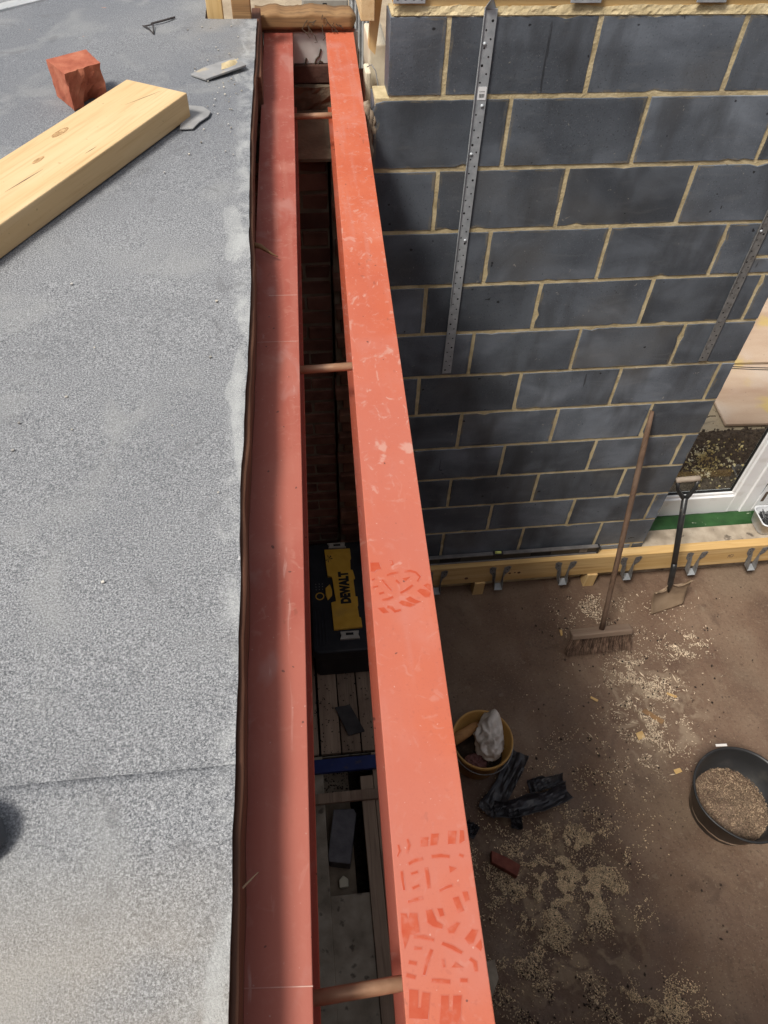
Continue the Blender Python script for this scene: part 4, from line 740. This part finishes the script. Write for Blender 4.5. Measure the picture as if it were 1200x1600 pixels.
for k in range(26):
    a = rnd.uniform(0, 6.28); l = rnd.uniform(.02, .045); d = Vector((math.cos(a), math.sin(a), rnd.uniform(.2, .9))).normalized(); s_ = Vector((-d.y, d.x, 0)) * .3; p = c + Vector((rnd.uniform(-.02, .02), rnd.uniform(-.02, .02), 0))
    lf.add([p, p + d * l * .5 + s_ * l, p + d * l, p + d * l * .5 - s_ * l], [(0, 1, 2, 3)])
lf.build('leaves', M['weed'], wp); MB().tube([c - Vector((0, 0, .02)), c + Vector((0, 0, .03))], .002, 5).build('stem', M['weed'], wp)
# ------------------------------------------------------------------ broom
br = thing('broom', 'wooden yard broom leaning on the block wall, bristles on floor', 'broom', (1.555, 1.92, 0))
top, foot = Vector((1.588, WY - 0.013, 1.405)), Vector((1.548, 1.928, 0.135))
MB().tube([foot + (top - foot) * (k / 10) for k in range(11)], [.0155] + [.0142] * 8 + [.0138, .010], 14).build('handle', M['handle'], br, smooth=True)
hx_ = Vector((1, .01, .02)).normalized(); hd = Vector((0, -.93, .36)); hd = (hd - hx_ * hd.dot(hx_)).normalized(); hu = hx_.cross(-hd).normalized(); hu = hu if hu.z > 0 else -hu
hc = Vector((1.545, 1.925, 0.138))
MB().obox(hc, hx_, hd, hu, .175, .030, .019).build('head', M['broomhead'], br, bevel=.009, seg=3)
bz = MB()
for k in range(2000):
    u, v = rnd.uniform(-.168, .168), rnd.uniform(-.024, .024); s0 = hc + hx_ * u + hd * v - hu * .017
    e = s0 + hx_ * (u * .16 + rnd.gauss(0, .010)) + hd * (v * .3 + rnd.gauss(.012, .010)) ; e.z = rnd.uniform(.0, .014); e.y = 1.868 + v * .6 + rnd.gauss(0, .010)
    r = rnd.uniform(.0009, .0022); x_, y_ = Vector((r, 0, 0)), Vector((0, r, 0)); md = s0.lerp(e, .5) + Vector((rnd.gauss(0, .003), rnd.gauss(0, .003), 0))
    bz.add([s0 - x_, s0 + x_ * .5 + y_, s0 + x_ * .5 - y_, md - x_, md + x_ * .5 + y_, md + x_ * .5 - y_, e], [(0, 1, 4, 3), (1, 2, 5, 4), (2, 0, 3, 5), (3, 4, 6), (4, 5, 6), (5, 3, 6)])
stuff(bz.build('bristles', M['bristle'], br))
tag(shard([(945, 985), (951, 978), (962, 984), (958, 990)], .10, .004, 'broom_socket', M['darkslate'], 'x', 'x'), 'dark slate shard lying behind the broom head', 'slate')
# ------------------------------------------------------------------ shovel
tip, gr_ = Vector((2.035, 2.105, 0.004)), Vector((1.935, 2.352, 0.915)); sd = (gr_ - tip).normalized()
sx = Vector((1, .22, 0)); sx = (sx - sd * sx.dot(sd)).normalized(); sn = sx.cross(sd).normalized(); sn = sn if sn.y < 0 else -sn
sh = thing('shovel', 'black shafted shovel with muddy blade leaning beside the wall end', 'shovel', tuple(tip))
BL = 0.215
def blade(u, v):
    a = (v - .5) * 2; t = u
    half = .128 * (0.84 + .16 * t); curl = .030 * a * a * (0.4 + .6 * t)
    x = a * half; low = 0.02 * (1 - t) * (a * a); dn = .012 * math.sin(math.pi * t)
    tr = 0
    if t > .93: tr = (t - .93) / .07 * .020 * (abs(a) > .22)
    return tuple(tip + sx * x + sd * (BL * t + low - ((.022 * math.sin(math.pi * min(1, abs(a) * 1.25)) - .012 * (abs(a) > .8)) if t > .9 else 0)) + sn * (curl - dn + tr))
MB().grid(blade, 24, 20).build('blade', M['spade'], sh, smooth=True, solid=.0025)
def onaxis(l, dn=0.0): return tip + sd * l + sn * dn
MB().tube([onaxis(BL - .07, -.004), onaxis(BL, .0), onaxis(BL + .10, .004), onaxis(BL + .16, .004)], [.006, .017, .0175, .0165], 12).build('socket', M['shaft'], sh, smooth=True)
Ls = (gr_ - tip).length
MB().tube([onaxis(BL + .05, .004), onaxis(BL + .3, .002), onaxis(Ls - .115)], [.0155, .0160, .0165], 14).build('shaft', M['shaft'], sh, smooth=True)
gxv = Vector((.94, -.02, .30)); gxv = (gxv - sd * gxv.dot(sd)).normalized()
for sg in (-1, 1):
    MB().tube([onaxis(Ls - .13), onaxis(Ls - .10) + gxv * .022 * sg, onaxis(Ls - .06) + gxv * .046 * sg, onaxis(Ls - .005) + gxv * .052 * sg], [.014, .012, .010, .010], 10).build('grip_arm', M['shaft'], sh, smooth=True)
MB().tube([onaxis(Ls) - gxv * .062, onaxis(Ls) - gxv * .055, onaxis(Ls) + gxv * .055, onaxis(Ls) + gxv * .062], [.011, .0155, .0155, .011], 14).build('grip_bar', mat('worn_grip', [(.3, (.22, .17, .13)), (.7, (.34, .28, .22))], scale=20, rough=.7), sh, smooth=True)
# ------------------------------------------------------------------ toolbox
TZ = 0.30
tbx = thing('toolbox', 'black toolbox with yellow lid panel on the floor between the beams', 'toolbox', (0.13, 2.22, 0))
def rrect(x0, x1, y0, y1, r, n=5):
    out = []
    for cx, cy, a0 in ((x1 - r, y1 - r, 0), (x0 + r, y1 - r, 90), (x0 + r, y0 + r, 180), (x1 - r, y0 + r, 270)):
        for k in range(n): a = math.radians(a0 + k * 90 / (n - 1)); out.append((cx + r * math.cos(a), cy + r * math.sin(a)))
    return out
MB().prism(rrect(-0.055, 0.335, 1.87, 2.555, .03), 0.003, 0.205).build('body', M['toolblack'], tbx, bevel=.008, seg=3)
MB().prism(rrect(-0.066, 0.346, 1.855, 2.566, .035), 0.207, TZ - .012).build('lid', M['toolblack'], tbx, bevel=.014, seg=4)
z_ = lambda pts, ox, oy, s, z=TZ: [tuple(at(ox + x * s, oy + y * s, z)[:2]) for x, y in pts][::-1]
yp = z_([(215, 365), (400, 355), (408, 425), (402, 430), (405, 508), (420, 510), (437, 570), (425, 572), (440, 700), (455, 702), (460, 760), (455, 770), (468, 850), (480, 852), (490, 920), (285, 942), (265, 745), (300, 735), (270, 560), (240, 555), (228, 480)], 460, 780, .21667)
MB().prism(yp, TZ - .013, TZ + .002).build('lid_panel', M['toolyellow'], tbx, bevel=.002)
MB().prism(z_([(222, 640), (255, 610), (270, 650), (272, 690), (240, 725), (226, 690)], 460, 780, .21667), TZ - .013, TZ - .001).build('handle_tab', M['toolyellow'], tbx, bevel=.003)
for pts, slot in (([(235, 318), (365, 310), (358, 328), (372, 346), (245, 352), (252, 334)], [(280, 326), (330, 323), (332, 337), (282, 340)]), ([(330, 955), (465, 945), (460, 970), (474, 1000), (330, 1010), (338, 982)], [(370, 964), (425, 960), (427, 978), (372, 982)])):
    l_ = MB().prism(z_(pts, 460, 780, .21667), TZ - .013, TZ + .001).build('latch', M['latch'], tbx, bevel=.0015)
    MB().prism(z_(slot, 460, 780, .21667), TZ + .0012, TZ + .0016).build('latch_slot', M['hole'], l_)
rc = at(460 + 183 * .21667, 780 + 693 * .21667, TZ); rg = MB(); n = 28
rg.lathe([(.019, -.0125), (.024, -.0125), (.024, -.009), (.019, -.009), (.019, -.0125)], 28, (rc.x, rc.y, TZ)); rg.build('lock_ring', M['toolyellow'], tbx)
dots = MB()
for k in range(3):
    for j in range(3): dots.tube([(rc.x - .018 + .018 * k, rc.y + .045 + .018 * j, TZ - .0125), (rc.x - .018 + .018 * k, rc.y + .045 + .018 * j, TZ - .0112)], .002, 6)
stuff(dots.build('lid_studs', M['latch'], tbx))
rbm = MB()
for x in (-.045, -.028, -.011, .006): rbm.box(x, x + .007, 1.90, 2.12, TZ - .0125, TZ - .009)
stuff(rbm.build('lid_ribs', M['toolblack'], tbx, bevel=.002))
sl = MB()
for k in range(7):
    a = k * 2 * math.pi / 7; c_ = at(460 + 245 * .21667, 780 + 435 * .21667, TZ); p = Vector((c_.x + .02 * math.cos(a), c_.y + .024 * math.sin(a), 0)); sl.prism([(c_.x, c_.y), (p.x + .006, p.y), (p.x, p.y + .007)], TZ + .0022, TZ + .0026)
sl.build('starburst_print', M['ink'], tbx)
tx = bpy.data.curves.new('lettering', 'FONT'); tx.body = 'DEWALT'; tx.size = 0.1; tx.extrude = .0004; tx.offset = .0075; tx.align_x = 'CENTER'; tx.align_y = 'CENTER'; tx.space_character = 1.06
to = bpy.data.objects.new('lettering', tx); COL.objects.link(to); to.data.materials.append(M['ink']); bpy.context.view_layer.update()
tw0 = to.dimensions.x; pD, pT = at(460 + 372 * .21667, 780 + 755 * .21667, TZ), at(460 + 348 * .21667, 780 + 525 * .21667, TZ)
mid = (pD + pT) / 2; k_ = (pT - pD).length / tw0; ang = math.atan2(pT.y - pD.y, pT.x - pD.x)
dg = bpy.context.evaluated_depsgraph_get(); me = bpy.data.meshes.new_from_object(to.evaluated_get(dg)); bpy.data.objects.remove(to)
me.transform(Matrix.Translation((mid.x + .004, mid.y, TZ + .0026)) @ Matrix.Rotation(ang, 4, 'Z') @ Matrix.Diagonal((k_, k_ * 1.4, 1, 1)))
link('lettering', me, M['ink'], tbx)
# ------------------------------------------------------------------ floor between the beams
tag(MB().box(-0.30, 0.46, 1.325, 1.395, 0.004, 0.030).build('blue_bar', M['blue'], bevel=.004), 'dark blue bar lying across the floor below the beams', 'bar')
tag(MB().box(-0.34, 0.40, 1.175, 1.225, 0.004, 0.026).build('wood_batten', M['board'], bevel=.002), 'thin wood batten across the floor opening below the beams', 'batten')
shard([(523, 1106), (547, 1102), (570, 1143), (545, 1150)], .004, .008, 'slate_piece', M['darkslate'], 'dark slate piece on the old floorboards between the beams', 'slate')
def loose_brick(pts, z, h, lab, m, name='loose_brick', rough=.003):
    P = [at(x, y, z + h) for x, y in pts]; b = MB(); lp = [(p.x + rnd.uniform(-rough, rough), p.y + rnd.uniform(-rough, rough)) for p in P]
    return tag(b.prism(lp[::-1], z, z + h).build(name, m, bevel=.005), lab, 'brick')
loose_brick([(520, 1264), (552, 1262), (556, 1272), (548, 1350), (514, 1346), (513, 1338)], -.13, .10, 'grey brick lying in the floor opening between the beams', mat('sooty_grey_brick', [(.3, (.09, .085, .09)), (.7, (.16, .15, .155))], scale=20, bump=.4))
loose_brick([(529, 1376), (537, 1368), (545, 1374), (545, 1386), (531, 1388)], -.13, .03, 'pale broken stone in the floor opening between the beams', M['cream'], 'stone_chip')
def gap():
    if rnd.random() < .5: p = at(rnd.uniform(492, 600), rnd.uniform(1030, 1180), .004)
    else: p = at(rnd.uniform(496, 560), rnd.uniform(1205, 1245), -.10); p.z = -.12 if p.x < .07 else -.29
    return p, 1
stuff(scatter(420, gap, .0015, .006).build('floor_rubble', M['clods']), 'small rubble on the old floor between the beams', 'rubble')
# ------------------------------------------------------------------ buckets
yb = thing('yellow_bucket', 'yellow plastic bucket holding a crumpled bag beside the right beam', 'bucket', (.738, 1.335, 0))
MB().lathe([(.001, .004), (.112, .004), (.116, .012), (.142, .225), (.149, .228), (.152, .24), (.151, .255), (.147, .257), (.141, .25), (.112, .018), (.001, .016)], 48, (.738, 1.335, 0)).build('shell', M['yellowplastic'], yb, smooth=True)
MB().tube([(.738 + .156 * math.cos(a), 1.335 + .156 * math.sin(a), .236 - .06 * abs(math.sin((a - .3) / 2 + 1.57)) * 0 - .045 * max(0, math.cos(a + 1.2))) for a in [i * math.pi / 20 - 2.77 for i in range(21)]], .0028, 6).build('wire_handle', M['galv_dull'], yb, smooth=True)
MB().lathe([(.001, .10), (.05, .10), (.122, .085)], 24, (.738, 1.335, 0)).build('dirt', M['soil'], yb)
def crumple(name, c, rx, ry, rz, seed, m, amp=.25, parent=None, peak=None):
    def f(u, v):
        th_, ph_ = math.pi * u, 2 * math.pi * v; d = Vector((math.sin(th_) * math.cos(ph_), math.sin(th_) * math.sin(ph_), math.cos(th_)))
        r = 1 + amp * (1 - 2 * abs(mnoise.noise(d * 1.9 + Vector((seed, 0, 0))))) - amp * .5 + amp * .5 * (0.5 - abs(mnoise.noise(d * 4.5 + Vector((0, seed, 0)))))
        if peak: r += .75 * max(0, d.dot(peak)) ** 7
        return (c[0] + d.x * rx * r, c[1] + d.y * ry * r, c[2] + d.z * rz * r)
    return MB().grid(f, 44, 56).build(name, m, parent, smooth=True)
bgo = crumple('plastic_bag', (.775, 1.345, .20), .068, .088, .075, 3.3, M['bag'], .30, None, Vector((.35, .75, .55)).normalized())
tag(bgo, 'crumpled cloudy plastic bag stuffed in the yellow bucket', 'bag')
tag(MB().tube([(.60, 1.352, .222), (.66, 1.385, .218), (.72, 1.42, .200), (.76, 1.44, .18)], [.026, .027, .024, .015], 14).build('wooden_dowel', wood('tan_handle', (.46, .25, .10), (.38, .19, .07), (.22, .11, .05), 0), smooth=True), 'tan handle lying in the yellow bucket beside the bag', 'handle')
tag(crumple('rag', (.70, 1.255, .16), .05, .04, .035, 8.1, mat('red_rag', [(.3, (.12, .05, .045)), (.7, (.22, .11, .10))], rough=.9), .4), 'dull red rag low in the yellow bucket', 'rag')
bb_ = thing('black_bucket', 'black builders bucket with sawdust at the right edge', 'bucket', (1.925, .955, 0))
wp_ = lambda a, z: 1 + (z / .25) * (-.05 * math.exp(-((a - 3.9) / .5) ** 2) + .02 * math.cos(2 * a))
MB().lathe([(.001, .004), (.168, .004), (.174, .014), (.222, .235), (.230, .238), (.231, .25), (.225, .252), (.217, .24), (.168, .02), (.001, .016)], 56, (1.925, .955, 0), wp_).build('shell', M['blackplastic'], bb_, smooth=True)
MB().grid(lambda u, v: (1.925 + .19 * u * math.cos(6.2832 * v), .955 + .19 * u * math.sin(6.2832 * v), .075 + .045 * (1 - u) + .012 * fbm(u * 4 * math.cos(6.28 * v), u * 4 * math.sin(6.28 * v), 2)), 14, 40).build('sawdust_fill', M['floor'], bb_, smooth=True)
def bpt():
    a, r = rnd.uniform(0, 6.283), .18 * math.sqrt(rnd.random()); return Vector((1.925 + r * math.cos(a), .955 + r * math.sin(a), .082 + .045 * (1 - r / .19) + .006)), 1
stuff(scatter(4200, bpt, .001, .0038, el=1.6).build('sawdust_flakes', mat('dirty_sawdust', [(.3, (.13, .09, .06)), (.7, (.30, .215, .14))], scale=16, rough=.95, bump=0, island=.6), bb_))
tag(MB().obox((1.905, 1.188, .259), Vector((1, -.05, 0)).normalized(), Vector((.05, 1, 0)).normalized(), UZ, .028, .006, .002).build('white_chip', M['render']), 'white chip resting on the rim of the black bucket', 'chip')
# ------------------------------------------------------------------ black damp-course scraps
def scrap(path, wv, lab, seed, n=26, nv=12, fold=.8):
    P = [at(x, y, .02) for x, y in path]
    def f(u, v):
        t = u * (len(P) - 1); i = min(int(t), len(P) - 2); s = t - i; p = P[i].lerp(P[i + 1], s); d = (P[i + 1] - P[i]).normalized(); nn = Vector((-d.y, d.x, 0))
        a = (v - .5) * 2; ang_ = fold * a * 1.3; k = wv * (1 + .22 * fbm(u * 3, seed, v))
        y = math.sin(ang_) / fold / 1.3 * 1.2; z = (1 - math.cos(ang_)) * .9
        cr_ = .010 * (1 - 2 * abs(mnoise.noise(Vector((u * 7, v * 4, seed))))) + .014 * (1 - 2 * abs(mnoise.noise(Vector((u * 3.1, v * 2, seed + 5)))))
        q = p + nn * (k * y); return (q.x, q.y, max(.003, .008 + k * z + cr_ + .012))
    return tag(MB().grid(f, n, nv).build('felt_scrap', M['blackfelt'], solid=.002), lab, 'scrap', 'black scraps on the floor')
scrap([(812, 1178), (800, 1205), (783, 1235), (765, 1262), (758, 1272)], .045, 'black curled scrap strip running out from under the yellow bucket', 1.2, fold=.7)
scrap([(772, 1270), (805, 1268), (845, 1258), (888, 1240)], .052, 'black folded scrap lying flat on the floor right of the bucket', 4.4, fold=1.15)
scrap([(825, 1232), (850, 1226), (880, 1222)], .035, 'small black scrap standing up behind the folded one', 7.7, fold=1.0)
scrap([(800, 1270), (806, 1284), (806, 1297)], .030, 'short pointed black scrap below the bucket', 2.9, fold=.9)
scrap([(726, 1290), (735, 1298), (744, 1304)], .03, 'black scrap peeking out from under the right beam', 9.1, fold=.6)
loose_brick([(768, 1328), (782, 1334), (796, 1340), (814, 1352), (808, 1370), (792, 1360), (778, 1352), (768, 1346)], .002, .045, 'broken piece of red brick lying among the sawdust', mat('dusty_red_brick', [(.3, (.14, .04, .028)), (.7, (.24, .075, .05))], scale=30, bump=.6, bdist=.003), rough=.002)
tag(shard([(755, 1505), (772, 1500), (778, 1530), (768, 1560), (758, 1570)], .004, .02, 'stone_piece', M['concrete'], 'x', 'x'), 'dusty stone piece half hidden under the right beam', 'stone')
# ------------------------------------------------------------------ sawdust, shavings and crumbs on the floor
def blob(cx, cy, sx_, sy_, rot=0):
    a, b = rnd.gauss(0, sx_), rnd.gauss(0, sy_); c, s = math.cos(rot), math.sin(rot)
    p = at(cx + a * c - b * s, cy + a * s + b * c, .004)
    return (None if p.x < .29 or p.y > 2.25 or (p - Vector((1.925, .955, .004))).length < .2 or (p - Vector((.738, 1.335, .004))).length < .13 else p)
def from_blobs(bl):
    W = [b[0] for b in bl]
    def f():
        b = rnd.choices(bl, W)[0]; p = blob(*b[1:])
        if p is None: return None, 0
        k = mnoise.noise(Vector((p.x * 9, p.y * 9, 2.0))) + .5 * mnoise.noise(Vector((p.x * 25, p.y * 25, 4.0)))
        if k < .04 and rnd.random() < .93: return None, 0
        p.z += rnd.uniform(0, .004); return p, 1
    return f
SD = [(4, 905, 1325, 34, 24, .3), (5, 885, 1375, 42, 30, 0), (4, 930, 1405, 34, 22, .3), (2, 800, 1350, 40, 40, 0), (4, 870, 1450, 30, 60, .2), (2, 820, 1420, 40, 50, 0), (1.5, 800, 1520, 30, 50, 0), (1.6, 985, 1565, 40, 22, .3), (1.0, 1060, 1570, 30, 22, .6), (1.5, 900, 1250, 60, 60, 0)]
stuff(scatter(40000, from_blobs(SD), .0009, .0036, el=1.7).build('sawdust', M['sawdust']), 'tan sawdust scattered over the muddy floor below the beam', 'sawdust')
CH = [(5, 985, 1065, 30, 22, .4), (5, 1020, 1090, 24, 36, -.4), (4, 1010, 1150, 24, 34, .2), (2, 1075, 1010, 16, 10, 0), (3, 915, 955, 22, 18, 0), (1.5, 950, 930, 30, 20, 0), (1.2, 1020, 970, 50, 40, 0), (1.2, 1030, 1190, 40, 30, 0), (1, 1000, 1000, 60, 60, 0), (.8, 900, 1150, 60, 60, 0)]
stuff(scatter(9500, from_blobs(CH), .001, .0036, el=2.0).build('wood_shavings', M['chips']), 'pale wood shavings swept in front of the broom', 'shavings')
def long_():
    p, g = from_blobs(CH[:4] + [(1, 1020, 1110, 60, 60, 0)])(); return p, g
stuff(scatter(330, long_, .002, .0045, el=5.5, flat=.4).build('wood_splinters', M['chips']), 'longer pale wood splinters among the swept shavings', 'splinters')
DK = [(3, 940, 1170, 60, 60, 0), (3, 1000, 1060, 50, 50, 0), (3, 850, 1440, 50, 60, 0), (2, 960, 1570, 60, 25, 0), (2, 1100, 1050, 60, 60, 0), (2, 1050, 1300, 90, 90, 0), (3, 820, 1560, 40, 40, 0), (2, 900, 950, 40, 25, 0)]
stuff(scatter(1500, from_blobs(DK), .0015, .008).build('dark_crumbs', M['crumbs']), 'dark mud crumbs scattered over the floor', 'crumbs')
for pts, lab, m in (([(1002, 1112), (1008, 1108), (1038, 1126), (1034, 1132)], 'orange brown wood offcut among the swept shavings', 'oldwood_x'), ([(993, 1146), (1003, 1142), (1008, 1152), (998, 1157)], 'small square pale wood chip below the orange offcut', 'pine_x'),
                    ([(874, 985), (878, 984), (879, 993), (876, 994)], 'tiny pale sliver left of the broom head', 'pine_x'), ([(1042, 1082), (1058, 1088), (1056, 1091), (1041, 1085)], 'pale sliver right of the swept shavings', 'pine_x'),
                    ([(1052, 1203), (1062, 1200), (1066, 1206), (1056, 1210)], 'flat yellowish chip above the black bucket', 'pine_x'), ([(923, 1088), (935, 1094), (933, 1097), (922, 1091)], 'pale sliver alone on the floor below the broom', 'pine_x')):
    shard(pts, .004, .005, 'wood_chip', M[m], lab, 'wood chip')
